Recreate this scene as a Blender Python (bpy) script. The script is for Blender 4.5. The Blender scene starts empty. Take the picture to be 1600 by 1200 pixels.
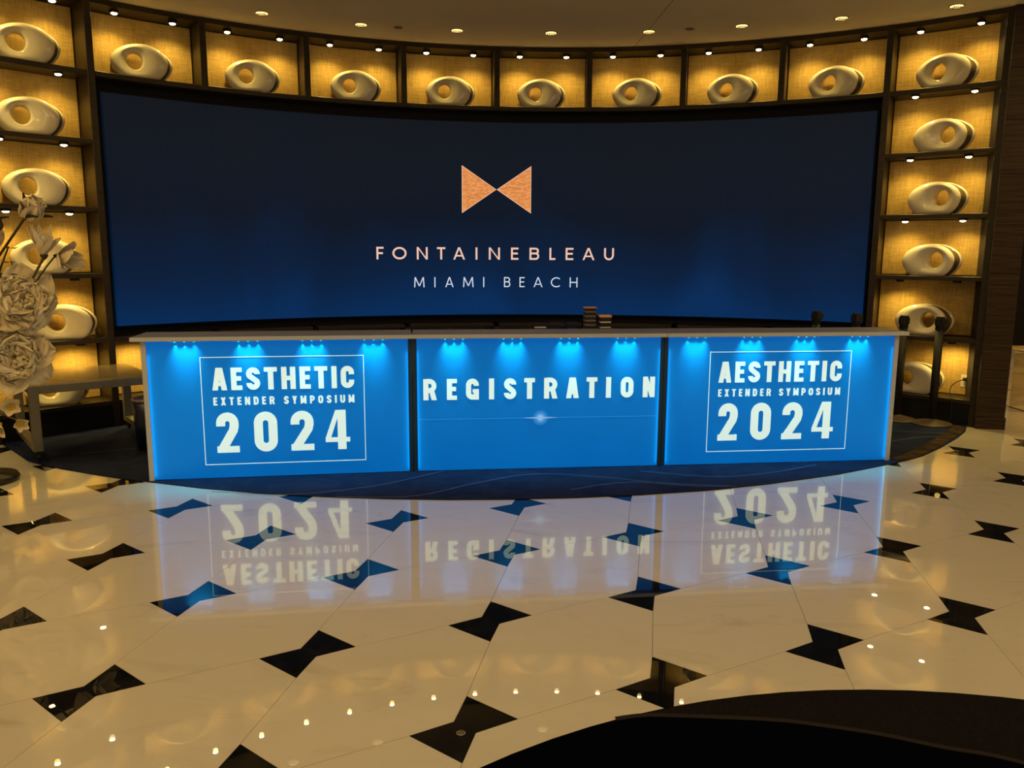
import bpy, bmesh, math, random
from mathutils import Vector, Matrix
random.seed(7)
rad = math.radians
SC = bpy.context.scene
COL = SC.collection

# ------------------------------------------------------------------ camera, world, exposure
H = 1.6
F_PX = 1267.0
pitch, roll = rad(9.33), rad(0.296)
cam_d = bpy.data.cameras.new('camera')
cam_d.sensor_fit = 'HORIZONTAL'
cam_d.sensor_width = 36.0
cam_d.lens = 36.0 * F_PX / 1600.0
cam = bpy.data.objects.new('camera', cam_d)
COL.objects.link(cam)
_fw = Vector((0, math.cos(pitch), -math.sin(pitch)))
_up = Vector((0, math.sin(pitch), math.cos(pitch)))
_rt = Vector((1, 0, 0))
_x = _rt * math.cos(roll) + _up * math.sin(roll)
_u = _up * math.cos(roll) - _rt * math.sin(roll)
m3 = Matrix((_x, _u, -_fw)).transposed()
cam.matrix_world = Matrix.Translation((0, 0, H)) @ m3.to_4x4()
cam_d.clip_start = 0.05
SC.camera = cam

w = bpy.data.worlds.new('world')
SC.world = w
w.use_nodes = True
w.node_tree.nodes['Background'].inputs[0].default_value = (1.0, 0.72, 0.40, 1)
w.node_tree.nodes['Background'].inputs[1].default_value = 0.20
SC.view_settings.view_transform = 'Standard'
SC.view_settings.look = 'None'
SC.view_settings.gamma = 1.0
SC.view_settings.use_curve_mapping = False
SC.view_settings.exposure = 0.0

WARM = (1.0, 0.66, 0.25)
CX, CY, R0 = 0.4356, 3.2617, 5.6633      # centre and radius of the curved wall
A0, DA = -45.392, 9.8053                  # first post of the band, niche pitch (degrees)
RB = 5.935                                # niche back
CEIL = 3.697

def polar(a, r, z=0.0):
    t = rad(a)
    return Vector((CX + r * math.sin(t), CY + r * math.cos(t), z))

def lamp(name, kind, loc, energy, color=WARM, target=None, **kw):
    d = bpy.data.lights.new(name, kind)
    d.energy = energy
    d.color = color
    for k, v in kw.items():
        setattr(d, k, v)
    o = bpy.data.objects.new(name, d)
    COL.objects.link(o)
    o.location = loc
    if target is not None:
        o.rotation_euler = (Vector(target) - Vector(loc)).to_track_quat('-Z', 'Y').to_euler()
    return o

# added fill: large area lights under the ceiling, without fittings, to brighten the floor
for (x, y, e, s, hc) in ((-3.8, 2.6, 56, 1.6, (1.0, 0.60, 0.15)), (0.0, 1.0, 25, 2.0, (1.0, 0.70, 0.32)), (3.6, 2.6, 42, 1.6, (1.0, 0.64, 0.22)), (0.2, 4.2, 17, 2.0, (1.0, 0.74, 0.42)), (-4.6, 5.0, 24, 1.0, (1.0, 0.66, 0.25)), (5.2, 5.6, 24, 1.0, (1.0, 0.62, 0.20))):
    lamp('hall_lamp', 'AREA', (x, y, CEIL - 0.03), e, hc, (x, y, 0), shape='DISK', size=s)

# ------------------------------------------------------------------ materials
def mat(name, base=(0.5, 0.5, 0.5), rough=0.5, metal=0.0, emit=None, estr=0.0, spec=0.5, coat=0.0, trans=0.0, ior=1.5):
    m = bpy.data.materials.new(name)
    m.use_nodes = True
    b = m.node_tree.nodes['Principled BSDF']
    b.inputs['Base Color'].default_value = (*base, 1)
    b.inputs['Roughness'].default_value = rough
    b.inputs['Metallic'].default_value = metal
    b.inputs['Specular IOR Level'].default_value = spec
    b.inputs['Coat Weight'].default_value = coat
    b.inputs['Transmission Weight'].default_value = trans
    b.inputs['IOR'].default_value = ior
    if emit:
        b.inputs['Emission Color'].default_value = (*emit, 1)
        b.inputs['Emission Strength'].default_value = estr
    return m

def nd(m, t, **kw):
    n = m.node_tree.nodes.new(t)
    for k, v in kw.items():
        setattr(n, k, v)
    return n

def lk(m, a, b):
    m.node_tree.links.new(a, b)

def ramp(m, fac, stops):
    r = nd(m, 'ShaderNodeValToRGB')
    e = r.color_ramp.elements
    e[0].position, e[0].color = stops[0][0], (*stops[0][1], 1)
    e[1].position, e[1].color = stops[1][0], (*stops[1][1], 1)
    for p, c in stops[2:]:
        q = e.new(p); q.color = (*c, 1)
    lk(m, fac, r.inputs[0])
    return r.outputs[0]

def pos(m, scale=(1, 1, 1), rotz=0.0, randomize=False):
    g = nd(m, 'ShaderNodeNewGeometry')
    out = g.outputs['Position']
    if randomize:
        oi = nd(m, 'ShaderNodeObjectInfo')
        mu = nd(m, 'ShaderNodeVectorMath', operation='SCALE')
        mu.inputs[0].default_value = (37.0, 91.0, 13.0)
        lk(m, oi.outputs['Random'], mu.inputs['Scale'])
        ad = nd(m, 'ShaderNodeVectorMath', operation='ADD')
        lk(m, out, ad.inputs[0]); lk(m, mu.outputs[0], ad.inputs[1])
        out = ad.outputs[0]
    mp = nd(m, 'ShaderNodeMapping')
    mp.inputs['Scale'].default_value = scale
    mp.inputs['Rotation'].default_value = (0, 0, rotz)
    lk(m, out, mp.inputs[0])
    return mp.outputs[0]

def noise(m, vec, scale, detail=4, rough=0.6, dist=0.0):
    n = nd(m, 'ShaderNodeTexNoise')
    n.inputs['Scale'].default_value = scale
    n.inputs['Detail'].default_value = detail
    n.inputs['Roughness'].default_value = rough
    n.inputs['Distortion'].default_value = dist
    lk(m, vec, n.inputs['Vector'])
    return n.outputs['Fac']

def bump(m, h, strength=0.2, dist=0.01):
    b = nd(m, 'ShaderNodeBump')
    b.inputs['Strength'].default_value = strength
    b.inputs['Distance'].default_value = dist
    lk(m, h, b.inputs['Height'])
    lk(m, b.outputs[0], m.node_tree.nodes['Principled BSDF'].inputs['Normal'])

def base_in(m):
    return m.node_tree.nodes['Principled BSDF'].inputs['Base Color']

# marble
M_MARBLE = mat('white_marble', (0.7, 0.66, 0.58), 0.16, spec=0.35, coat=1.0)
M_MARBLE.node_tree.nodes['Principled BSDF'].inputs['Coat Roughness'].default_value = 0.004
M_MARBLE.node_tree.nodes['Principled BSDF'].inputs['Coat IOR'].default_value = 1.65
v = pos(M_MARBLE, (1, 2.6, 1), rad(35), True)
n1 = noise(M_MARBLE, v, 1.2, 8, 0.6, 1.2)
c = ramp(M_MARBLE, n1, [(0.26, (0.58, 0.55, 0.48)), (0.36, (0.68, 0.65, 0.58)), (0.44, (0.74, 0.71, 0.65)), (0.62, (0.72, 0.69, 0.62)), (0.78, (0.64, 0.60, 0.52))])
lk(M_MARBLE, c, base_in(M_MARBLE))
M_BLACK = mat('black_marble', (0.008, 0.009, 0.012), 0.01, spec=0.38)
v = pos(M_BLACK, (1, 1, 1), 0, True)
lk(M_BLACK, ramp(M_BLACK, noise(M_BLACK, v, 9, 6, 0.7, 0.6), [(0.45, (0.005, 0.006, 0.009)), (0.75, (0.014, 0.015, 0.018))]), base_in(M_BLACK))
M_GROUT = mat('tile_grout', (0.20, 0.16, 0.11), 0.8)
# carpets
M_CARPET = mat('navy_carpet', (0.004, 0.012, 0.045), 0.95, spec=0.1)
v = pos(M_CARPET)
lk(M_CARPET, ramp(M_CARPET, noise(M_CARPET, v, 3.0, 3, 0.5, 1.2), [(0.40, (0.008, 0.014, 0.050)), (0.52, (0.016, 0.022, 0.062)), (0.62, (0.010, 0.016, 0.055))]), base_in(M_CARPET))
bump(M_CARPET, noise(M_CARPET, v, 400, 2), 0.3, 0.002)
M_CLINE = mat('carpet_line', (0.10, 0.15, 0.30), 0.95, spec=0.1)
M_CBORDER = mat('carpet_border', (0.05, 0.032, 0.018), 0.9, spec=0.1)
v = pos(M_CBORDER)
lk(M_CBORDER, ramp(M_CBORDER, noise(M_CBORDER, v, 9, 4), [(0.4, (0.02, 0.014, 0.01)), (0.6, (0.07, 0.045, 0.024))]), base_in(M_CBORDER))
M_RUG = mat('black_rug', (0.0018, 0.0024, 0.006), 0.95, spec=0.0)
v = pos(M_RUG)
bump(M_RUG, noise(M_RUG, v, 380, 2), 0.3, 0.002)
M_RUGB = mat('brown_rug', (0.018, 0.013, 0.011), 0.95, spec=0.0)
v = pos(M_RUGB)
lk(M_RUGB, ramp(M_RUGB, noise(M_RUGB, v, 260, 2), [(0.35, (0.009, 0.008, 0.010)), (0.65, (0.018, 0.016, 0.019))]), base_in(M_RUGB))
M_RUGL = mat('grey_rug_stripe', (0.026, 0.021, 0.020), 0.95, spec=0.1)
# joinery
M_WOOD = mat('dark_joinery', (0.030, 0.021, 0.011), 0.40, spec=0.4)
v = pos(M_WOOD, (1, 1, 6))
lk(M_WOOD, ramp(M_WOOD, noise(M_WOOD, v, 5, 5), [(0.3, (0.024, 0.017, 0.009)), (0.7, (0.045, 0.032, 0.016))]), base_in(M_WOOD))
M_BLACKP = mat('matt_black', (0.006, 0.006, 0.006), 0.6, spec=0.3)
M_PIER = mat('ribbed_dark_wood', (0.05, 0.03, 0.018), 0.55, spec=0.3)
v = pos(M_PIER, (1.5, 1.5, 60))
n1 = noise(M_PIER, v, 1.6, 6, 0.7, 0.3)
lk(M_PIER, ramp(M_PIER, n1, [(0.35, (0.016, 0.009, 0.006)), (0.5, (0.034, 0.020, 0.013)), (0.70, (0.075, 0.046, 0.030))]), base_in(M_PIER))
bump(M_PIER, n1, 0.5, 0.004)
M_FABRIC = mat('woven_wallcovering', (0.5, 0.36, 0.17), 0.75, spec=0.3)
g = nd(M_FABRIC, 'ShaderNodeNewGeometry')
mp1 = nd(M_FABRIC, 'ShaderNodeMapping'); mp1.inputs['Scale'].default_value = (25, 25, 380)
mp2 = nd(M_FABRIC, 'ShaderNodeMapping'); mp2.inputs['Scale'].default_value = (330, 330, 22)
lk(M_FABRIC, g.outputs['Position'], mp1.inputs[0]); lk(M_FABRIC, g.outputs['Position'], mp2.inputs[0])
na = noise(M_FABRIC, mp1.outputs[0], 0.35, 3, 0.6); nb = noise(M_FABRIC, mp2.outputs[0], 0.35, 3, 0.6)
ma = nd(M_FABRIC, 'ShaderNodeMath', operation='ADD'); lk(M_FABRIC, na, ma.inputs[0]); lk(M_FABRIC, nb, ma.inputs[1])
mh = nd(M_FABRIC, 'ShaderNodeMath', operation='MULTIPLY'); lk(M_FABRIC, ma.outputs[0], mh.inputs[0]); mh.inputs[1].default_value = 0.5
lk(M_FABRIC, ramp(M_FABRIC, mh.outputs[0], [(0.32, (0.36, 0.23, 0.062)), (0.68, (0.70, 0.48, 0.15))]), base_in(M_FABRIC))
bump(M_FABRIC, mh.outputs[0], 0.25, 0.003)
M_CERAM = mat('ivory_glaze', (0.80, 0.74, 0.58), 0.12, coat=0.6)
v = pos(M_CERAM)
lk(M_CERAM, ramp(M_CERAM, noise(M_CERAM, v, 6, 3), [(0.3, (0.76, 0.69, 0.53)), (0.7, (0.83, 0.78, 0.62))]), base_in(M_CERAM))
M_CDARK = mat('bronze_glaze_recess', (0.17, 0.125, 0.075), 0.22, 0.3)  # darker brown on the right-hand side faces of the sculptures
M_CEIL = mat('ceiling_paint', (0.58, 0.47, 0.33), 0.85, spec=0.2)
v = pos(M_CEIL)
lk(M_CEIL, ramp(M_CEIL, noise(M_CEIL, v, 0.7, 2), [(0.3, (0.76, 0.68, 0.50)), (0.7, (0.84, 0.75, 0.56))]), base_in(M_CEIL))
M_LENS = mat('lamp_lens', (1, 1, 1), 0.3, emit=(1.0, 0.74, 0.34), estr=26.0)
M_DLENS = mat('downlight_lens', (1, 0.9, 0.6), 0.3, emit=(1.0, 0.66, 0.22), estr=2.0)
M_HOUS = mat('bronze_housing', (0.02, 0.014, 0.008), 0.4, 0.5)
M_RING = mat('downlight_ring', (0.22, 0.16, 0.09), 0.4)
# desk
M_WHITE = mat('white_laminate', (0.62, 0.70, 0.84), 0.35)
M_TOP = mat('grey_counter_laminate', (0.17, 0.19, 0.32), 0.4)
M_PANEL = mat('backlit_blue_panel', (0.0, 0.24, 0.50), 0.45, emit=(0.0, 0.19, 0.72), estr=0.60, spec=0.3)
v = pos(M_PANEL)
r_ = ramp(M_PANEL, noise(M_PANEL, v, 2.2, 4), [(0.3, (0.0, 0.120, 0.56)), (0.7, (0.0, 0.140, 0.62))])
lk(M_PANEL, r_, M_PANEL.node_tree.nodes['Principled BSDF'].inputs['Emission Color'])
M_LETTER = mat('white_vinyl_letter', (0.74, 0.82, 0.80), 0.4, emit=(0.64, 0.88, 0.84), estr=0.74)
M_STAR = mat('printed_star_glow', (0.3, 0.55, 0.85), 0.5, emit=(0.25, 0.50, 0.85), estr=0.6)
M_LINE = mat('printed_blue_line', (0.05, 0.35, 0.8), 0.5, emit=(0.02, 0.28, 0.75), estr=0.8)
M_LED = mat('cyan_led', (0.2, 1, 1), 0.3, emit=(0.02, 0.85, 0.95), estr=1.6)
M_CORNER = mat('dark_blue_post', (0.015, 0.07, 0.16), 0.4)
# screen
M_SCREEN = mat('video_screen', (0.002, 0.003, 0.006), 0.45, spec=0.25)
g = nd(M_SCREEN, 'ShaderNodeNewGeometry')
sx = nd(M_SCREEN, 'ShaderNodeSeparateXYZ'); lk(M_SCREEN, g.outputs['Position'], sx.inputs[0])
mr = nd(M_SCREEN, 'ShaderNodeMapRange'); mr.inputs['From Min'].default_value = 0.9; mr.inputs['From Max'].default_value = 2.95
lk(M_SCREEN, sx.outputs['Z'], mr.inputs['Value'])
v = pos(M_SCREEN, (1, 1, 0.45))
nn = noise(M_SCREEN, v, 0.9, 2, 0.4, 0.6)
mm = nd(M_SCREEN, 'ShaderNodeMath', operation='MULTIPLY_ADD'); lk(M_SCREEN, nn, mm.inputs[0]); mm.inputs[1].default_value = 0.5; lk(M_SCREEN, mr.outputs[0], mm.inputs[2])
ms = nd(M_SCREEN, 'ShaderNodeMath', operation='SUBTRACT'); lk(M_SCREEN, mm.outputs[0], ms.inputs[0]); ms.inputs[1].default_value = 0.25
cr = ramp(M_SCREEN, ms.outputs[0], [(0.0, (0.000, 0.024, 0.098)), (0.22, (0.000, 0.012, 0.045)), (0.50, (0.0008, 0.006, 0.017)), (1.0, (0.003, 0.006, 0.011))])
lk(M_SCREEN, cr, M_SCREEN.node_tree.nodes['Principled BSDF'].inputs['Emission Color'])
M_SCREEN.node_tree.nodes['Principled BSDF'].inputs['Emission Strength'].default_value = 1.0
M_COPPER = mat('screen_copper', (0.1, 0.05, 0.02), 0.6, emit=(0.70, 0.24, 0.06), estr=1.0)
v = pos(M_COPPER, (1, 1, 3))
cr = ramp(M_COPPER, noise(M_COPPER, v, 22, 6, 0.75), [(0.35, (0.50, 0.14, 0.03)), (0.5, (0.72, 0.25, 0.07)), (0.66, (0.85, 0.42, 0.16))])
lk(M_COPPER, cr, M_COPPER.node_tree.nodes['Principled BSDF'].inputs['Emission Color'])
M_COPLINE = mat('screen_copper_outline', (0.1, 0.05, 0.02), 0.6, emit=(1.0, 0.58, 0.38), estr=0.9)
M_ROSE = mat('screen_rose_text', (0.1, 0.1, 0.1), 0.6, emit=(1.0, 0.62, 0.48), estr=0.85)
M_SWHITE = mat('screen_white_text', (0.1, 0.1, 0.1), 0.6, emit=(0.80, 0.86, 1.0), estr=0.80)
# others
M_STEEL = mat('brushed_steel', (0.36, 0.34, 0.30), 0.45, 0.6)
v = pos(M_STEEL, (3, 3, 40))
lk(M_STEEL, ramp(M_STEEL, noise(M_STEEL, v, 8, 3), [(0.3, (0.20, 0.19, 0.17)), (0.7, (0.30, 0.285, 0.25))]), base_in(M_STEEL))
M_TTOP = mat('polished_pale_top', (0.72, 0.58, 0.36), 0.13, 0.75, coat=0.3)
v = pos(M_TTOP, (1, 6, 1), rad(40))
lk(M_TTOP, ramp(M_TTOP, noise(M_TTOP, v, 5, 5), [(0.3, (0.80, 0.64, 0.38)), (0.7, (0.92, 0.78, 0.52))]), base_in(M_TTOP))
M_RUBBER = mat('black_rubber', (0.01, 0.01, 0.01), 0.6)
M_BASEM = mat('dark_brown_base', (0.075, 0.055, 0.045), 0.5, spec=0.3)
M_PETAL = mat('cream_petal', (0.70, 0.62, 0.46), 0.7, spec=0.2)
v = pos(M_PETAL)
lk(M_PETAL, ramp(M_PETAL, noise(M_PETAL, v, 14, 4), [(0.3, (0.80, 0.72, 0.56)), (0.7, (0.90, 0.84, 0.70))]), base_in(M_PETAL))
M_PETALY = mat('yellow_throat', (0.65, 0.48, 0.08), 0.7)
M_PETALP = mat('pinkish_petal', (0.62, 0.46, 0.42), 0.7)
M_LEAF = mat('dark_leaf', (0.030, 0.028, 0.010), 0.5)
v = pos(M_LEAF)
lk(M_LEAF, ramp(M_LEAF, noise(M_LEAF, v, 12, 3), [(0.3, (0.02, 0.02, 0.008)), (0.7, (0.05, 0.045, 0.014))]), base_in(M_LEAF))
M_LEAFG = mat('gold_green_leaf', (0.16, 0.11, 0.02), 0.5)
M_STEM = mat('olive_stem', (0.10, 0.08, 0.025), 0.6)
M_VASE = mat('black_vase', (0.02, 0.018, 0.015), 0.3)
M_ACRYL = mat('clear_acrylic', (0.75, 0.85, 1.0), 0.03, trans=1.0, ior=1.35)
M_CARD = mat('white_card', (0.75, 0.66, 0.60), 0.5)
M_ORANGE = mat('orange_card', (0.95, 0.45, 0.14), 0.5)
M_PLATE = mat('outlet_plastic', (0.75, 0.68, 0.52), 0.4)
M_STONE = mat('travertine', (0.62, 0.50, 0.30), 0.3)
v = pos(M_STONE, (1, 1, 5))
lk(M_STONE, ramp(M_STONE, noise(M_STONE, v, 2.5, 5, 0.6, 0.5), [(0.3, (0.50, 0.38, 0.20)), (0.6, (0.68, 0.55, 0.34))]), base_in(M_STONE))
M_WALL = mat('dark_plaster', (0.035, 0.028, 0.022), 0.8)
v = pos(M_WALL)
lk(M_WALL, ramp(M_WALL, noise(M_WALL, v, 3, 3), [(0.3, (0.03, 0.024, 0.018)), (0.7, (0.045, 0.035, 0.027))]), base_in(M_WALL))
M_GLASS = mat('clear_glass', (0.9, 0.9, 0.8), 0.02, trans=1.0, ior=1.3)

# ------------------------------------------------------------------ mesh helpers
def mk(name, verts, faces, m, parent=None, smooth=False, mesh=None):
    if mesh is None:
        me = bpy.data.meshes.new(name)
        me.from_pydata([tuple(v_) for v_ in verts], [], faces)
        bm = bmesh.new(); bm.from_mesh(me)
        bmesh.ops.recalc_face_normals(bm, faces=bm.faces)
        bm.to_mesh(me); bm.free()
        if smooth:
            for p in me.polygons:
                p.use_smooth = True
        me.materials.append(m)
    else:
        me = mesh
    o = bpy.data.objects.new(name, me)
    COL.objects.link(o)
    if parent:
        o.parent = parent
    return o

def empty(name, label, cat, loc=(0, 0, 0), rotz=0.0, group=None):
    o = bpy.data.objects.new(name, None)
    COL.objects.link(o)
    o.location = loc; o.rotation_euler = (0, 0, rotz)
    o.empty_display_size = 0.05
    o['label'] = label; o['category'] = cat
    if group: o['group'] = group
    return o

def tag(o, label, cat, group=None):
    o['label'] = label; o['category'] = cat
    if group: o['group'] = group
    return o

def struct(o, label, cat=None):
    o['kind'] = 'structure'; o['label'] = label
    o['category'] = cat or o.name.split('_')[0].split('.')[0]
    return o

class MB:
    def __init__(s): s.v = []; s.f = []
    def add(s, vs, fs):
        n = len(s.v); s.v += [Vector(q) for q in vs]; s.f += [tuple(i + n for i in f) for f in fs]; return s
    def box(s, x0, x1, y0, y1, z0, z1, M=None):
        vs = [Vector(q) for q in ((x0, y0, z0), (x1, y0, z0), (x1, y1, z0), (x0, y1, z0), (x0, y0, z1), (x1, y0, z1), (x1, y1, z1), (x0, y1, z1))]
        if M: vs = [M @ q for q in vs]
        return s.add(vs, [(0, 3, 2, 1), (4, 5, 6, 7), (0, 1, 5, 4), (1, 2, 6, 5), (2, 3, 7, 6), (3, 0, 4, 7)])
    def prism(s, poly, z0, z1):
        n = len(poly)
        vs = [(p[0], p[1], z0) for p in poly] + [(p[0], p[1], z1) for p in poly]
        return s.add(vs, [tuple(range(n - 1, -1, -1)), tuple(range(n, 2 * n))] + [(i, (i + 1) % n, n + (i + 1) % n, n + i) for i in range(n)])
    def arc(s, a0, a1, r0, r1, z0, z1, n=6):
        vs = []; fs = []
        for i in range(n + 1):
            a = a0 + (a1 - a0) * i / n
            vs += [polar(a, r0, z0), polar(a, r1, z0), polar(a, r1, z1), polar(a, r0, z1)]
        for i in range(n):
            b = 4 * i
            for j in range(4):
                fs.append((b + j, b + (j + 1) % 4, b + 4 + (j + 1) % 4, b + 4 + j))
        fs += [(0, 1, 2, 3), (4 * n + 3, 4 * n + 2, 4 * n + 1, 4 * n)]
        return s.add(vs, fs)
    def lathe(s, prof, n=24, M=None):
        vs = []; fs = []
        k = len(prof)
        for i in range(n):
            t = 2 * math.pi * i / n
            for (r, z) in prof:
                q = Vector((r * math.cos(t), r * math.sin(t), z))
                vs.append(M @ q if M else q)
        for i in range(n):
            for j in range(k - 1):
                a, b = i * k + j, ((i + 1) % n) * k + j
                fs.append((a, b, b + 1, a + 1))
        fs.append(tuple(i * k for i in range(n - 1, -1, -1)))
        fs.append(tuple(i * k + k - 1 for i in range(n)))
        return s.add(vs, fs)
    def tube(s, pts, r, n=8, r2=None):
        pts = [Vector(p) for p in pts]
        k = len(pts); vs = []; fs = []
        for i, p in enumerate(pts):
            d = (pts[min(i + 1, k - 1)] - pts[max(i - 1, 0)]).normalized()
            a = d.cross(Vector((0, 0, 1)))
            if a.length < 0.01: a = d.cross(Vector((1, 0, 0)))
            a.normalize(); b = d.cross(a)
            rr = r + ((r2 - r) * i / (k - 1) if r2 is not None else 0)
            for j in range(n):
                t = 2 * math.pi * j / n
                vs.append(p + (a * math.cos(t) + b * math.sin(t)) * rr)
        for i in range(k - 1):
            for j in range(n):
                fs.append((i * n + j, i * n + (j + 1) % n, (i + 1) * n + (j + 1) % n, (i + 1) * n + j))
        fs += [tuple(range(n - 1, -1, -1)), tuple(range((k - 1) * n, k * n))]
        return s.add(vs, fs)
    def build(s, name, m, parent=None, smooth=False):
        return mk(name, s.v, s.f, m, parent, smooth)

def bevel(o, w_=0.004, seg=2):
    b = o.modifiers.new('bevel', 'BEVEL'); b.width = w_; b.segments = seg; b.limit_method = 'ANGLE'; b.angle_limit = rad(40)
    return o

# ------------------------------------------------------------------ floor: tiles and bow-tie inlays
floor = MB().box(-9, 9, -5, 13, -0.06, -0.012).build('floor', M_GROUT)
struct(floor, 'polished marble floor with black bow-tie inlays between the slabs')
E1 = Vector((0.726, 0.297)); E2 = Vector((-0.660, 0.513)); EC = E1 + E2; OO = Vector((-1.541, 2.748))
bL, bW, bT = Vector((-0.182, -0.051)), Vector((-0.039, 0.033)), Vector((-0.004, 0.196))
BOW = [bL, bW, bT, -bL, -bW, -bT]            # L W1 T R W2 B
def shrink(poly, g_=0.0012):
    n = len(poly)
    out = []
    for i in range(n):
        a, b, c_ = Vector(poly[i - 1]), Vector(poly[i]), Vector(poly[(i + 1) % n])
        d1 = (b - a).normalized(); d2 = (c_ - b).normalized()
        n1_ = Vector((-d1.y, d1.x)); n2_ = Vector((-d2.y, d2.x))
        k = 1 + n1_.dot(n2_)
        out.append(b + (n1_ + n2_) / max(k, 0.25) * g_)
    return out
def area(p): return sum(p[i - 1].x * p[i].y - p[i].x * p[i - 1].y for i in range(len(p))) / 2
def ccw(p): return p if area(p) > 0 else p[::-1]
bowm = MB().prism(shrink(ccw(BOW), 0.0008), -0.012, 0.0).build('black_bow_tie_tile', M_BLACK, floor)
bow_mesh = bowm.data
L_, W1, T_, R_, W2, B_ = BOW
cellp = [R_, E1 + L_, E1 + W1, E1 + T_, E1 + EC + B_, E1 + EC + L_, EC + R_, EC + W2, EC + B_, T_]
cell = MB().prism(shrink(ccw(cellp), 0.0009), -0.012, 0.0).build('white_marble_slab', M_MARBLE, floor)
cell_mesh = cell.data
first = True
for i in range(-12, 18):
    for k in range(-8, 14):
        p = OO + E1 * i + EC * k
        q = p + (E1 + EC) * 0.5
        for which, c_ in ((0, p), (1, q)):
            if not (-5.6 < c_.x < 7.6 and 0.6 < c_.y < 10.2): continue
            rr = math.hypot(c_.x - CX, c_.y - CY); an = math.degrees(math.atan2(c_.x - CX, c_.y - CY))
            if rr > 6.4 and -50 < an < 38 and c_.y > 0: continue
            if c_.x < -4.9 and c_.y > 6.8: continue
            if abs(c_.x + 0.2) < 2.2 and c_.y > 6.0: continue
            if which == 0:
                o = bowm if first else None
                if o is None:
                    o = bpy.data.objects.new('black_bow_tie_tile', bow_mesh); COL.objects.link(o); o.parent = floor
                first = False
                o.location = (p.x, p.y, 0)
            else:
                if cell is not None: o = cell; cell = None
                else:
                    o = bpy.data.objects.new('white_marble_slab', cell_mesh); COL.objects.link(o); o.parent = floor
                o.location = (p.x, p.y, 0)

# ------------------------------------------------------------------ ceiling, walls
ceil = MB().box(-9, 9, -5, 13, CEIL, CEIL + 0.1).build('ceiling', M_CEIL)
struct(ceil, 'plain tan painted ceiling above the curved shelving')
a_, b_ = Vector((1.345, 7.285)), Vector((1.254, 8.85))
d_ = (a_ - b_).normalized(); nrm = Vector((-d_.y, d_.x)) * 0.003
a_ = a_ + d_ * 3
jt = MB().add([(a_ + nrm).to_3d() + Vector((0, 0, CEIL - .0008)), (a_ - nrm).to_3d() + Vector((0, 0, CEIL - .0008)), (b_ - nrm).to_3d() + Vector((0, 0, CEIL - .0008)), (b_ + nrm).to_3d() + Vector((0, 0, CEIL - .0008)),
               (a_ + nrm).to_3d() + Vector((0, 0, CEIL + .001)), (a_ - nrm).to_3d() + Vector((0, 0, CEIL + .001)), (b_ - nrm).to_3d() + Vector((0, 0, CEIL + .001)), (b_ + nrm).to_3d() + Vector((0, 0, CEIL + .001))],
              [(0, 1, 2, 3), (7, 6, 5, 4), (0, 4, 5, 1), (1, 5, 6, 2), (2, 6, 7, 3), (3, 7, 4, 0)]).build('expansion_joint', M_HOUS, ceil)
wall_back = MB().arc(-56.2, 43.6, 5.975, 6.1, 0, CEIL, 60).build('wall_back', M_WALL)
struct(wall_back, 'dark curved wall behind the lit display niches')

# right pier clad in ribbed dark wood
P0 = Vector((4.290, 7.352)); P1 = Vector((4.515, 7.302))
u_ = (P1 - P0).normalized(); n_ = Vector((-u_.y, u_.x))
def pier_box(mb, s0, s1, d0, d1, z0, z1):
    q = [P0 + u_ * s0 + n_ * d0, P0 + u_ * s1 + n_ * d0, P0 + u_ * s1 + n_ * d1, P0 + u_ * s0 + n_ * d1]
    return mb.prism([(p.x, p.y) for p in q], z0, z1)
PL = (P1 - P0).length
wr = pier_box(MB(), 0, PL, 0.004, 0.55, 0, CEIL).build('wall_right', M_WALL)
struct(wr, 'dark pier at the right end of the curved shelving')
zz = 0.11; k = 0
for hgt in [0.44, 0.42, 0.45, 0.43, 0.44, 0.46, 0.43, 0.5]:
    z1 = min(zz + hgt, CEIL)
    pb = pier_box(MB(), -0.004, PL + 0.006, -0.012, 0.006, zz + 0.002, z1 - 0.002).build('wood_panel', M_PIER, wr)
    zz = z1
    if z1 >= CEIL: break
br = pier_box(MB(), -0.006, PL + 0.014, -0.022, 0.30, 0.0, 0.11).build('baseboard_right', M_PIER)
struct(br, 'ribbed dark wood baseboard at the foot of the right pier')
wl = MB().prism([(polar(-55.75, 5.66).x, polar(-55.75, 5.66).y), (polar(-55.75, 6.1).x, polar(-55.75, 6.1).y), (polar(-62, 6.3).x, polar(-62, 6.3).y), (polar(-62, 5.66).x, polar(-62, 5.66).y)], 0, CEIL).build('wall_left', M_WALL)
struct(wl, 'dark pier at the left end of the curved shelving')
wf = MB().box(3.5, 9, 12.2, 12.3, 0, CEIL).build('wall_far_right', M_WALL)
struct(wf, 'dark far wall beyond the right pier')

# stone parapet beyond the pier, with a glass fin at its near end
par = empty('stone_parapet', 'low pale stone parapet beyond the dark pier at the right edge', 'parapet', (5.05, 8.5, 0))
bevel(MB().box(0.27, 2.4, 0.0, 0.35, 0.0, 0.10).build('plinth', M_STONE, par), 0.004)
for kk in range(3):
    for zz0, zz1 in ((0.10, 0.34), (0.34, 0.56)):
        bevel(MB().box(0.27 + kk * 0.72 + 0.002, 0.27 + (kk + 1) * 0.71, 0.02, 0.33, zz0 + 0.002, zz1).build('stone_panel', M_STONE, par), 0.003)
bevel(MB().box(0.25, 2.42, -0.01, 0.36, 0.56, 0.60).build('coping', M_STONE, par), 0.004)
gf = bevel(MB().box(5.24, 5.31, 8.1, 8.46, 0.0, 0.6).build('glass_fin', M_GLASS), 0.002)
tag(gf, 'upright glass fin at the near end of the low stone parapet', 'glass panel')
lamp('parapet_lamp', 'SPOT', (5.9, 7.9, 3.5), 160, (1.0, 0.6, 0.14), (5.8, 8.2, 0), spot_size=rad(50), spot_blend=0.6, shadow_soft_size=0.1)

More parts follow.
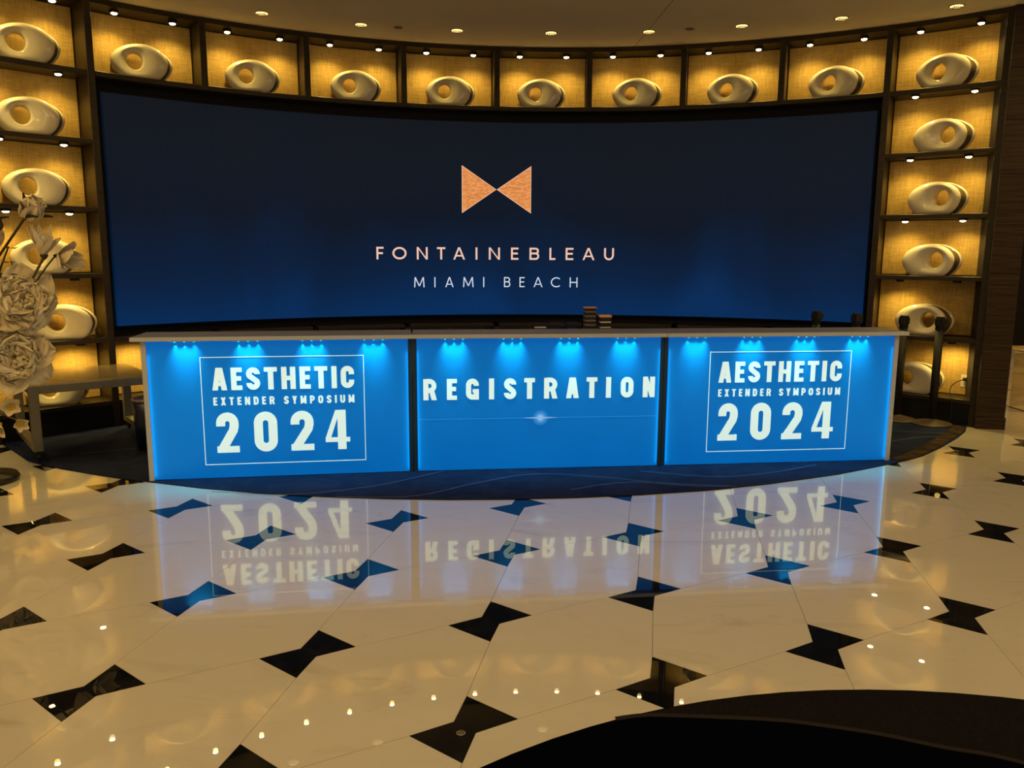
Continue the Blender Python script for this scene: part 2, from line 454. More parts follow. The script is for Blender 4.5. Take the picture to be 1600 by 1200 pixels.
# ------------------------------------------------------------------ carpet and rug
front = [(-4.25, 6.56), (-3.984, 6.301), (-3.671, 5.98), (-3.432, 5.835), (-3.06, 5.655), (-2.772, 5.531), (-2.517, 5.445), (-2.1, 5.30), (-1.698, 5.198), (-1.25, 5.125), (-0.829, 5.086), (-0.4, 5.072), (0.004, 5.087),
         (0.43, 5.13), (0.855, 5.2), (1.33, 5.31), (1.79, 5.471), (2.38, 5.73), (2.96, 6.064), (3.28, 6.29), (3.568, 6.57), (3.90, 6.93), (4.12, 7.20), (4.235, 7.395)]
back = [(polar(a, 5.675).x, polar(a, 5.675).y) for a in [42.4 - 2.0 * i for i in range(49)]]
back = [b for b in back if b[0] > -4.22]
carpet = MB().prism(ccw([Vector(p) for p in front + back]), 0.0, 0.006).build('carpet', M_CARPET)
tag(carpet, 'dark navy inset carpet with pale curved lines, under the blue reception counters', 'carpet')
def strip(pts, wdt, z, name, m, parent, h_=0.0012):
    # Catmull-Rom through pts, ribbon with thickness
    P = [Vector(p) for p in pts]
    if len(P) > 2:
        Q = [P[0]] + P + [P[-1]]; out = []
        for i in range(1, len(Q) - 2):
            for s_ in range(8):
                t = s_ / 8
                out.append(0.5 * ((2 * Q[i]) + (Q[i + 1] - Q[i - 1]) * t + (2 * Q[i - 1] - 5 * Q[i] + 4 * Q[i + 1] - Q[i + 2]) * t * t + (3 * Q[i] - Q[i - 1] - 3 * Q[i + 1] + Q[i + 2]) * t ** 3))
        P = out + [P[-1]]
    vs = []; fs = []; n = len(P)
    for i, p in enumerate(P):
        d = (P[min(i + 1, n - 1)] - P[max(i - 1, 0)]).normalized(); q = Vector((-d.y, d.x)) * wdt / 2
        for zz_ in (z, z + h_):
            vs += [(p.x + q.x, p.y + q.y, zz_), (p.x - q.x, p.y - q.y, zz_)]
    for i in range(n - 1):
        a = 4 * i; b = a + 4
        fs += [(a, b, b + 1, a + 1), (a + 2, a + 3, b + 3, b + 2), (a, a + 2, b + 2, b), (a + 1, b + 1, b + 3, a + 3)]
    fs += [(0, 1, 3, 2), (4 * n - 4, 4 * n - 2, 4 * n - 1, 4 * n - 3)]
    return mk(name, vs, fs, m, parent)
for pts in ([(-2.0, 5.22), (-1.474, 5.159), (-0.979, 5.344), (-0.68, 5.586), (-0.462, 5.80)],
            [(-1.15, 5.11), (-0.632, 5.146), (-0.248, 5.45), (0.17, 5.69), (0.667, 5.611), (1.156, 5.428), (1.5, 5.40)],
            [(0.946, 5.787), (1.452, 5.643), (1.882, 5.753), (2.323, 5.995)],
            [(0.4, 5.30), (0.65, 5.44), (0.9, 5.494), (1.272, 5.434), (1.55, 5.41)],
            [(3.1, 6.70), (3.272, 6.792), (3.595, 6.945), (3.835, 6.975)],
            [(-3.4, 6.2), (-2.9, 6.45), (-2.6, 6.3)], [(3.5, 7.75), (3.3, 7.5), (3.5, 7.2), (3.9, 7.1)]):
    strip(pts, 0.007, 0.0055, 'pattern_line', M_CLINE, carpet)
strip([(3.02, 6.16), (3.28, 6.38), (3.53, 6.64), (3.84, 6.98), (4.06, 7.24), (4.17, 7.42)], 0.11, 0.0055, 'brown_border', M_CBORDER, carpet, 0.002)

RX, RY, RR = 1.321, 0.411, 2.3627
rug = MB().prism([(RX + RR * math.cos(t), RY + RR * math.sin(t)) for t in [2 * math.pi * i / 96 for i in range(96)]], 0.0, 0.008).build('round_rug', M_RUG)
tag(rug, 'near-black round rug with a brown crescent in the right foreground', 'rug')
# brown crescent between the rug edge and an inner arc through measured points
inner = [(0.364, 2.572), (0.451, 2.593), (0.562, 2.594), (0.89, 2.573), (1.044, 2.544), (1.239, 2.49), (1.415, 2.418), (1.607, 2.349), (1.95, 2.12), (2.25, 1.9), (2.5, 1.6)]
outer = []
for i in range(41):
    t = math.atan2(1.6 - RY, 2.5 - RX) + (math.atan2(2.572 - RY, 0.364 - RX) - math.atan2(1.6 - RY, 2.5 - RX)) * i / 40
    outer.append((RX + (RR - 0.006) * math.cos(t), RY + (RR - 0.006) * math.sin(t)))
MB().prism(ccw([Vector(p) for p in inner[::-1][::-1] + outer]), 0.0075, 0.0095).build('brown_crescent', M_RUGB, rug)
strip(inner, 0.022, 0.0085, 'grey_stripe', M_RUGL, rug, 0.002)

# ------------------------------------------------------------------ display shelving
sh = empty('display_shelving', 'curved dark shelving of lit niches lined with gold fabric around the video screen', 'shelving', tuple(polar(0, R0)))
INV = Matrix.Translation(-Vector(sh.location))
def sbuild(mb, name, m, smooth=False):
    mb.v = [INV @ q for q in mb.v]
    return mb.build(name, m, sh, smooth)
ROWS = [3.10, 2.528, 1.958, 1.385, 0.815, 0.245]      # tops of the shelves
TH = 0.040
PW = math.degrees(0.030 / R0)                          # half a post in degrees
def post(a, z0, z1):
    c_ = math.cos; t = rad(a)
    er = Vector((math.sin(t), math.cos(t), 0)); et = Vector((math.cos(t), -math.sin(t), 0))
    base = Vector((CX, CY, 0))
    q = [base + er * (R0 - 0.004) + et * -0.03, base + er * (R0 - 0.004) + et * 0.03, base + er * 5.97 + et * 0.03, base + er * 5.97 + et * -0.03]
    return bevel(sbuild(MB().prism(ccw([p.to_2d() for p in q]), z0, z1), 'post', M_WOOD), 0.003, 1)
for k in range(-1, 10):
    a = A0 + DA * k
    if k in (-1, 0, 8, 9): post(a, 0.0, CEIL)
    else:
        post(a, 3.0555, CEIL); post(a, 0.0, 0.775)
def shelf(a0, a1, top, th=TH):
    bevel(sbuild(MB().arc(a0 + PW, a1 - PW, R0, 5.972, top - th, top, 8), 'shelf', M_WOOD), 0.003, 1)
def backp(a0, a1, z0, z1):
    g_ = math.degrees(0.008 / RB)
    sbuild(MB().arc(a0 + PW + g_, a1 - PW - g_, RB, RB + 0.02, z0 + 0.008, z1 - 0.008, 8), 'back_panel', M_FABRIC)
for k in range(-1, 9):
    a0_, a1_ = A0 + DA * k, A0 + DA * (k + 1)
    sbuild(MB().arc(a0_ + PW, a1_ - PW, R0, 5.972, 3.652, CEIL - 0.001, 8), 'header', M_WOOD)
    shelf(a0_, a1_, ROWS[0], 0.045)
    backp(a0_, a1_, ROWS[0], 3.652)
    shelf(a0_, a1_, ROWS[4]); shelf(a0_, a1_, ROWS[5])
    backp(a0_, a1_, ROWS[5], ROWS[4] - TH)
    sbuild(MB().arc(a0_ + PW, a1_ - PW, R0 + 0.012, R0 + 0.04, 0.0, ROWS[5] - TH, 8), 'plinth', M_BLACKP)
    if k in (-1, 8):
        for r_i in (1, 2, 3): shelf(a0_, a1_, ROWS[r_i])
        for r_i in (1, 2, 3): backp(a0_, a1_, ROWS[r_i], ROWS[r_i - 1] - TH)
        backp(a0_, a1_, ROWS[4], ROWS[3] - TH)

# puck lights
pk_h = pk_l = None
def puck(a, z, e, r=5.725, lit=True):
    global pk_h, pk_l
    p = polar(a, r, z)
    loc = p - Vector(sh.location)
    if pk_h is None:
        ph = MB().lathe([(0.038, 0.02), (0.040, 0.006), (0.036, -0.004), (0.030, -0.006)], 20).build('puck_light', M_HOUS, sh, False)
        pl = MB().lathe([(0.027, -0.004), (0.024, -0.013), (0.012, -0.018)], 20).build('lens', M_LENS, ph, True)
        pk_h, pk_l = ph.data, pl.data
        tmp = MB().lathe([(0.029, -0.0035), (0.015, -0.0045), (0.001, -0.005)], 20).build('lens', M_LENS, ph, True)
        puck.flat = tmp.data; bpy.data.objects.remove(tmp)
    else:
        ph = mk('puck_light', None, None, None, sh, mesh=pk_h)
        if lit:
            pl = mk('lens', None, None, None, ph, mesh=pk_l if z > 1.6 else puck.flat)
    ph.location = loc
    if e > 0:
        tgt = polar(a, r + 0.10, z - 1.0)
        lamp('puck_spot', 'SPOT', polar(a, r, z - 0.03), e, (1.0, 0.69, 0.17), tgt, spot_size=rad(136 if z > 1.0 else 165), spot_blend=0.8, shadow_soft_size=0.025)
EP = 9.0
for k in range(-1, 9):
    c_ = A0 + DA * (k + 0.5)
    for s_ in (-2.46, 2.46):
        puck(c_ + s_, 3.62, EP)
        if k in (-1, 8):
            for r_i in (0, 1, 2, 3):
                off = (k == 8 and r_i == 3 and s_ > 0)
                puck(c_ + s_, ROWS[r_i] - TH - 0.016, 0 if off else EP * 0.9, lit=not off)
            puck(c_ + s_, ROWS[4] - TH - 0.016, 0 if (k == 8 and s_ < 0) else EP * 1.0, lit=not (k == 8 and s_ < 0))
    if k == 0:
        for s_ in (-2.46, 2.46): puck(c_ + s_, ROWS[4] - TH - 0.016, EP * 1.0)

# ------------------------------------------------------------------ ceramic sculptures
def sculpture_mesh(hx, name='sculpt', hr=(0.066, 0.074), hz=0.150, hang=0.0):
    N = 72
    def outline(t, sc_r=0.0, grow=0.0):
        cx_, cz_ = 0.0, 0.145
        c_, s_ = math.cos(t), math.sin(t)
        a = 0.256
        b = 0.156 if s_ > 0 else 0.190
        e_ = 1.05
        x = math.copysign(abs(c_) ** e_, c_) * a
        z = cz_ + math.copysign(abs(s_) ** e_, s_) * b
        if c_ > 0: x *= (1 - sc_r)
        x -= grow * c_; z -= grow * s_
        return x, max(z, 0.0)
    rings = []
    # y: -0.085 front ... +0.085 back
    D = 0.060
    def hole(t, grow=0.0):
        c_, s_ = math.cos(t), math.sin(t)
        x = (hr[0] + grow) * c_; z = (hr[1] + grow) * s_
        ca, sa = math.cos(hang), math.sin(hang)
        return hx + x * ca - z * sa, hz + x * sa + z * ca
    spec = []
    def ring(fn, y): spec.append([Vector((fn(2 * math.pi * i / N)[0], y, fn(2 * math.pi * i / N)[1])) for i in range(N)])
    ring(lambda t: hole(t, 0.012), D)
    ring(lambda t: outline(t, 0.0, 0.012), D)
    ring(lambda t: outline(t, 0.0, 0.003), D - 0.004)
    ring(lambda t: outline(t, 0.0, 0.0), D - 0.012)
    ring(lambda t: outline(t, 0.012, 0.000), D - 0.020)
    ring(lambda t: outline(t, 0.048, 0.006), D - 0.024)
    ring(lambda t: outline(t, 0.130, 0.006), D - 0.040)
    ring(lambda t: outline(t, 0.165, 0.004), -D + 0.040)
    ring(lambda t: outline(t, 0.155, 0.001), -D + 0.016)
    ring(lambda t: outline(t, 0.155, 0.002), -D + 0.010)
    ring(lambda t: outline(t, 0.158, 0.008), -D + 0.002)
    for f_ in (0.10, 0.3, 0.55, 0.8, 0.93):
        def mix(t, f_=f_):
            o_ = outline(t, 0.165, 0.016); h_ = hole(t, 0.020)
            return o_[0] * (1 - f_) + h_[0] * f_, max(o_[1] * (1 - f_) + h_[1] * f_, 0.0)
        ring(mix, -D - 0.004 - 0.012 * math.sin(math.pi * min(f_ * 1.1, 1)))
    ring(lambda t: hole(t, 0.016), -D - 0.003)
    ring(lambda t: hole(t, 0.006), -D + 0.004)
    ring(lambda t: hole(t, 0.0), -D + 0.018)
    ring(lambda t: hole(t, -0.002), 0.0)
    ring(lambda t: hole(t, 0.0), D - 0.02)
    vs = [q for r_ in spec for q in r_]; fs = []; fm = []
    K = len(spec)
    for r_ in range(K):
        r2 = (r_ + 1) % K
        for i in range(N):
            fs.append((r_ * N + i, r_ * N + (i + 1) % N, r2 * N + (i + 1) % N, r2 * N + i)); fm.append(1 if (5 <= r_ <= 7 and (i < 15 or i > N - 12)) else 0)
    me = bpy.data.meshes.new(name)
    me.from_pydata([tuple(q) for q in vs], [], fs)
    bm = bmesh.new(); bm.from_mesh(me)
    bmesh.ops.recalc_face_normals(bm, faces=bm.faces)
    bm.to_mesh(me); bm.free()
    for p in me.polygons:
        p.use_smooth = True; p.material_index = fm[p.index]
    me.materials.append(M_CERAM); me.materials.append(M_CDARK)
    return me
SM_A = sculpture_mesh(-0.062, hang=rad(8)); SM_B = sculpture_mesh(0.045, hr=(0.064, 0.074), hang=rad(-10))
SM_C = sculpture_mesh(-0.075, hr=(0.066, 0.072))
GRP = 'ivory ceramic sculptures in the niches'
ORD = ['first', 'second', 'third', 'fourth', 'fifth', 'sixth', 'seventh', 'eighth']
def sculpt(k, row, me, label, da=0.0, r=5.79, rot=0.0):
    a = A0 + DA * (k + 0.5) + da
    o = bpy.data.objects.new('ceramic_sculpture', me); COL.objects.link(o)
    o.location = polar(a, r, ROWS[row] + 0.0005)
    turn = {-1: 20, 0: 17, 1: 14, 2: 12, 3: 10, 4: 9, 5: 9, 6: 8, 7: 8, 8: 8}[k]
    o.rotation_euler = (0, 0, -rad(a) - rad(turn) + rot)
    tag(o, label, 'sculpture', GRP)
offs = [-0.2, -0.1, 0.15, 0.1, -0.1, 0.15, 0.05, 0.1]
for k in range(8):
    if k == 0: nm = 'leftmost pierced ivory sculpture directly above the video screen'
    elif k == 7: nm = 'rightmost pierced ivory sculpture directly above the video screen'
    else: nm = 'pierced ivory sculpture above the screen, %s niche from the left of that row' % ORD[k]
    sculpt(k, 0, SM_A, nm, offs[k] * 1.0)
RN = ['top', 'second', 'third', 'fourth', 'fifth', 'bottom']
for r_i in range(6):
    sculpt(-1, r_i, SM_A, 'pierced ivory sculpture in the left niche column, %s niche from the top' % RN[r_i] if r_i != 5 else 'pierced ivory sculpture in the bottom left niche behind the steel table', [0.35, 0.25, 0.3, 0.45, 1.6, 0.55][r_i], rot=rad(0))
for r_i in range(6):
    me = SM_A if r_i == 0 else (SM_C if r_i == 5 else SM_B)
    lb = {0: 'pierced ivory sculpture in the top niche of the right column, hole left of centre',
          4: 'pierced ivory sculpture in the right column partly hidden by two stanchion heads',
          5: 'pierced ivory sculpture in the bottom right niche beside the power outlet'}.get(r_i, 'pierced ivory sculpture in the right niche column, %s niche from the top' % RN[r_i])
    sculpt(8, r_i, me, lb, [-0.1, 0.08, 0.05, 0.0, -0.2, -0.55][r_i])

# ------------------------------------------------------------------ video wall
vw = empty('video_screen', 'wide curved dark blue video screen with copper bow-tie logo and white lettering', 'screen', tuple(polar(-6, 5.74, 0.91)))
VINV = Matrix.Translation(-Vector(vw.location))
def vbuild(mb, name, m):
    mb.v = [VINV @ q for q in mb.v]
    return mb.build(name, m, vw)
RS = 5.74
SA0, SA1, SZ0, SZ1 = -44.42, 32.22, 0.905, 2.947
NC, NR = 16, 4
for i in range(NC):
    for j in range(NR):
        a0_ = SA0 + (SA1 - SA0) * i / NC; a1_ = SA0 + (SA1 - SA0) * (i + 1) / NC
        z0_ = SZ0 + (SZ1 - SZ0) * j / NR; z1_ = SZ0 + (SZ1 - SZ0) * (j + 1) / NR
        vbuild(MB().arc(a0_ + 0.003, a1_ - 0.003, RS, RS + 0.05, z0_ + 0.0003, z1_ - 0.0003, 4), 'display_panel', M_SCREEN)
fr = MB().arc(SA0 - 0.2, SA1 + 0.2, RS + 0.052, RS + 0.12, SZ0 - 0.02, SZ1 + 0.02, 48)
vbuild(fr, 'rear_frame', M_BLACKP)
sur = MB().arc(A0 + PW + .02, A0 + DA * 8 - PW - .02, RS + 0.125, RS + 0.16, ROWS[4] + 0.001, 3.0545, 48)
vbuild(sur, 'black_surround', M_BLACKP)

# ------------------------------------------------------------------ lettering
def rr_path(w_, t, y0=0.0, y1=1.0, rad_=None, n=6):
    # closed centreline of a rounded rectangle
    r = rad_ if rad_ is not None else (w_ - t) / 2
    x0, x1 = t / 2, w_ - t / 2; a, b = y0 + t / 2, y1 - t / 2
    r = min(r, (x1 - x0) / 2, (b - a) / 2)
    P = []
    for cx_, cy_, s in ((x1 - r, b - r, 0), (x0 + r, b - r, 90), (x0 + r, a + r, 180), (x1 - r, a + r, 270)):
        for i in range(n + 1):
            q = rad(s + 90 * i / n); P.append((cx_ + r * math.cos(q), cy_ + r * math.sin(q)))
    return P
def arcp(cx_, cy_, rx, ry, a0_, a1_, n=10):
    return [(cx_ + rx * math.cos(rad(a0_ + (a1_ - a0_) * i / n)), cy_ + ry * math.sin(rad(a0_ + (a1_ - a0_) * i / n))) for i in range(n + 1)]
def stroke(P, t, closed=False):
    """quads following a centreline, mitred"""
    P = [Vector(p) for p in P]
    Q = [P[0]]
    for p in P[1:]:
        if (p - Q[-1]).length > 1e-5: Q.append(p)
    if closed and (Q[0] - Q[-1]).length < 1e-5: Q.pop()
    n = len(Q); Ls, Rs = [], []
    for i in range(n):
        a = Q[i - 1] if (closed or i > 0) else None
        b = Q[(i + 1) % n] if (closed or i < n - 1) else None
        d1 = (Q[i] - a).normalized() if a is not None else None
        d2 = (b - Q[i]).normalized() if b is not None else None
        if d1 is None: d1 = d2
        if d2 is None: d2 = d1
        n1_, n2_ = Vector((-d1.y, d1.x)), Vector((-d2.y, d2.x))
        k_ = 1 + n1_.dot(n2_); m_ = (n1_ + n2_) / max(k_, 0.3) * t / 2
        Ls.append(Q[i] + m_); Rs.append(Q[i] - m_)
    out = []
    for i in range(n if closed else n - 1):
        j = (i + 1) % n
        out.append([tuple(Rs[i]), tuple(Rs[j]), tuple(Ls[j]), tuple(Ls[i])])
    return out
def rect(x0, y0, x1, y1): return [[(x0, y0), (x1, y0), (x1, y1), (x0, y1)]]
def par_(x0, y0, x1, y1, t): return [[(x0, y0), (x0 + t, y0), (x1 + t, y1), (x1, y1)]]
def glyph(ch, w_, t, hb=None, geo=False):
    """polygons for a unit-high capital; t vertical stroke width, hb bar height"""
    b = hb if hb else t * 0.85
    if ch == 'I': return rect(w_ / 2 - t / 2, 0, w_ / 2 + t / 2, 1)
    if ch == 'E': return rect(0, 0, t, 1) + rect(t, 1 - b, w_, 1) + rect(t, 0, w_, b) + rect(t, .5 - b / 2 + .02, w_ * .92, .5 + b / 2 + .02)
    if ch == 'F': return rect(0, 0, t, 1) + rect(t, 1 - b, w_, 1) + rect(t, .5 - b / 2, w_ * .9, .5 + b / 2)
    if ch == 'L': return rect(0, 0, t, 1) + rect(t, 0, w_, b)
    if ch == 'T': return rect(w_ / 2 - t / 2, 0, w_ / 2 + t / 2, 1 - b) + rect(0, 1 - b, w_, 1)
    if ch == 'H': return rect(0, 0, t, 1) + rect(w_ - t, 0, w_, 1) + rect(t, .5 - b / 2, w_ - t, .5 + b / 2)
    if ch == 'A':
        k_ = t * (0.62 if not geo else 0.55)
        return par_(0, 0, w_ / 2 - k_, 1, t) + par_(w_ - t, 0, w_ / 2 + k_ - t, 1, t) + [[(w_ / 2 - k_, 1 - 1e-3), (w_ / 2 + k_, 1 - 1e-3), (w_ / 2 + k_, 1), (w_ / 2 - k_, 1)]] + rect(w_ * .24, .2 if not geo else .25, w_ * .76, (.2 if not geo else .25) + b * .8)
    if ch == 'N': return rect(0, 0, t, 1) + rect(w_ - t, 0, w_, 1) + [[(t * .15, 1), (w_ - t * .95, 0), (w_ - t * .15, 0), (t * .95, 1)]]
    if ch == 'M':
        s_ = 0.0 if not geo else 0.06
        return par_(0, 0, s_, 1, t) + par_(w_ - t, 0, w_ - t - s_, 1, t) + [[(s_, 1), (w_ / 2 - t * .5, .12), (w_ / 2 + t * .5, .12), (s_ + t, 1)], [(w_ - s_ - t, 1), (w_ / 2 - t * .5, .12), (w_ / 2 + t * .5, .12), (w_ - s_, 1)]]
    if ch == 'X': return [[(0, 0), (t, 0), (w_, 1), (w_ - t, 1)], [(0, 1), (t, 1), (w_, 0), (w_ - t, 0)]]
    if ch == 'Y': return rect(w_ / 2 - t / 2, 0, w_ / 2 + t / 2, .45) + [[(0, 1), (t, 1), (w_ / 2 + t / 2, .38), (w_ / 2 - t / 2, .38)], [(w_ - t, 1), (w_, 1), (w_ / 2 + t / 2, .38), (w_ / 2 - t / 2, .38)]]
    if ch in 'O0':
        if geo: return stroke(arcp(w_ / 2, .5, w_ / 2 - t / 2, .5 - t / 2, 0, 360, 36)[:-1], t, True)
        return stroke(rr_path(w_, t), t, True)
    if ch == 'U': return stroke([(t / 2, 1), (t / 2, w_ / 2)] + arcp(w_ / 2, w_ / 2, w_ / 2 - t / 2, w_ / 2 - t / 2, 180, 360, 12) + [(w_ - t / 2, 1)], t)
    if ch == 'C':
        if geo: return stroke(arcp(w_ * .58, .5, w_ * .58 - t / 2, .5 - t / 2, 48, 312, 30), t)
        r = (w_ - t) / 2
        return stroke([(w_ - t / 2, .62)] + [(w_ - t / 2, 1 - t / 2 - r)] + arcp(w_ / 2, 1 - t / 2 - r, r, r, 0, 180, 10) + arcp(w_ / 2, t / 2 + r, r, r, 180, 360, 10) + [(w_ - t / 2, .37)], t)
    if ch == 'G':
        r = (w_ - t) / 2
        return stroke([(w_ - t / 2, .66)] + arcp(w_ / 2, 1 - t / 2 - r, r, r, 0, 180, 10) + arcp(w_ / 2, t / 2 + r, r, r, 180, 300, 8), t) + rect(w_ - t, 0, w_, .5) + rect(w_ * .52, .5 - b * .8, w_ - t, .5)
    if ch in 'S':
        r = (w_ - t) / 2
        return stroke([(w_ - t / 2, .70), (w_ - t / 2, 1 - t / 2 - r)] + arcp(w_ / 2, 1 - t / 2 - r, r, r, 0, 180, 10) +
                      [(t / 2, .70), (t * .62, .62), (w_ - t * .62, .38), (w_ - t / 2, .30)] + arcp(w_ / 2, t / 2 + r, r, r, 0, -180, 10) + [(t / 2, .30)], t)
    if ch in 'PRDB':
        P = []
        if ch == 'D':
            r = min((w_ - t) * .62, .45); x1 = w_ - t / 2
            return rect(0, 0, t, 1) + stroke([(t * .5, 1 - b / 2), (x1 - r, 1 - b / 2)] + arcp(x1 - r, 1 - b / 2 - r, r, r, 90, 0, 8) + arcp(x1 - r, b / 2 + r, r, r, 0, -90, 8) + [(t * .5, b / 2)], (t + b) / 2)
        def bowl(y0, y1, xr):
            r = (y1 - y0) / 2
            r = min(r, xr - t * .6)
            return stroke([(t * .5, y1), (xr - r, y1)] + arcp(xr - r, y1 - r, r, r, 90, 0, 6) + arcp(xr - r, y0 + r, r, r, 0, -90, 6) + [(t * .5, y0)], (t + b) / 2 if ch != 'B' or not geo else t)
        x1 = w_ - t / 2
        if ch == 'P': return rect(0, 0, t, 1) + bowl(.42, 1 - b / 2, x1)
        if ch == 'R': return rect(0, 0, t, 1) + bowl(.46, 1 - b / 2, x1) + [[(w_ - t * .98, 0), (w_ + .005, 0), (w_ * .80, .5), (w_ * .80 - t, .5)]]
        return rect(0, 0, t, 1) + bowl(.53, 1 - b / 2, x1 - (.03 if geo else 0)) + bowl(b / 2, .53, x1)
    if ch == '2':
        r = (w_ - t) / 2
        return stroke([(t / 2, .66), (t / 2, 1 - t / 2 - r)] + arcp(w_ / 2, 1 - t / 2 - r, r, r, 180, 0, 12) + [(w_ - t / 2, .66), (w_ - t * .62, .55), (t * .62, .10)], t) + rect(0, 0, w_, t * .75) + [[(0, 0), (t * .9, 0), (t * 1.0, .16), (0, .16)]]
    if ch == '4':
        return rect(w_ * .50, 0, w_ * .50 + t * .98, 1) + rect(0, .19, w_ * .50, .19 + t * .56) + rect(w_ * .50 + t * .98, .19, w_, .19 + t * .56) + [[(0, .19 + t * .5), (t * .62, .19 + t * .5), (w_ * .50, .80), (w_ * .50, 1), (w_ * .42, 1)]]
    return []
def text_mesh(items, x_h, mapf, d0, d1, name, m, parent):
    """one object per character; items: (char, x0, x1, y0, stroke, bar, geometric)"""
    for ch, x0, x1, y0, t, hb, geo in items:
        mb = MB()
        for ip, poly in enumerate(glyph(ch, (x1 - x0) / x_h, t / x_h, hb / x_h if hb else None, geo)):
            pts = [Vector(p) for p in poly]
            if abs(area(pts)) < 1e-9: continue
            pts = ccw(pts)
            n = len(pts); dd = d1 + 0.00004 * ip
            fr_ = [mapf(x0 + p.x * x_h, y0 + p.y * x_h, dd) for p in pts]
            bk_ = [mapf(x0 + p.x * x_h, y0 + p.y * x_h, d0) for p in pts]
            mb.add(bk_ + fr_, [tuple(range(n)), tuple(range(n, 2 * n))] + [(i, (i + 1) % n, n + (i + 1) % n, n + i) for i in range(n)])
        mb.build(name, m, parent)
def smap(a, z, d):
    return polar(a, RS - d, z) - Vector(vw.location)
# screen glyphs in degrees: convert to metres about a reference angle
def sline(chars, edges, z0, z1, t, m, name):
    k_ = math.pi / 180 * RS
    its = []
    for ch, (e0, e1) in zip(chars, edges):
        its.append((ch, e0 * k_, e1 * k_, z0, t, t, True))
    return text_mesh(its, z1 - z0, lambda x, y, d: smap(x / k_, y, d), 0.0, 0.003, name, m, vw)
xs = [-19.087, -18.323, -17.387, -15.881, -14.785, -13.609, -12.6, -11.70, -10.843, -9.558, -8.425, -8.194, -6.962, -5.748, -4.533, -3.723, -2.507, -1.445, -0.327, 0.329, 1.446, 2.292, 3.291, 4.594, 5.627, 6.695]
sline('FONTAINEBLEAU', [(xs[2 * i], xs[2 * i + 1]) for i in range(13)], 1.503, 1.634, 0.020, M_ROSE, 'letter')
xs = [-15.115, -13.99, -12.938, -12.785, -11.729, -10.825, -9.784, -8.645, -7.619, -7.426, -5.293, -4.595, -3.585, -3.022, -2.032, -1.042, -0.13, 0.916, 1.942, 2.793]
sline('MIAMIBEACH', [(xs[2 * i], xs[2 * i + 1]) for i in range(10)], 1.205, 1.314, 0.0115, M_SWHITE, 'letter')
def tri(pts, d0, d1, name, m):
    vs = [smap(a, z, d0) for a, z in pts] + [smap(a, z, d1) for a, z in pts]
    return mk(name, vs, [(0, 1, 2), (3, 4, 5), (0, 1, 4, 3), (1, 2, 5, 4), (2, 0, 3, 5)], m, vw)
TL = [(-9.87, 2.497), (-9.87, 1.998), (-6.16, 2.250)]; TR = [(-2.40, 2.500), (-2.40, 2.001), (-6.11, 2.250)]
for T in (TL, TR):
    tri(T, 0.0, 0.0065, 'logo_outline', M_COPLINE)
    c_ = (sum(p[0] for p in T) / 3, sum(p[1] for p in T) / 3)
    tri([(c_[0] + (p[0] - c_[0]) * 0.955, c_[1] + (p[1] - c_[1]) * 0.955) for p in T], 0.005, 0.0085, 'logo_triangle', M_COPPER)

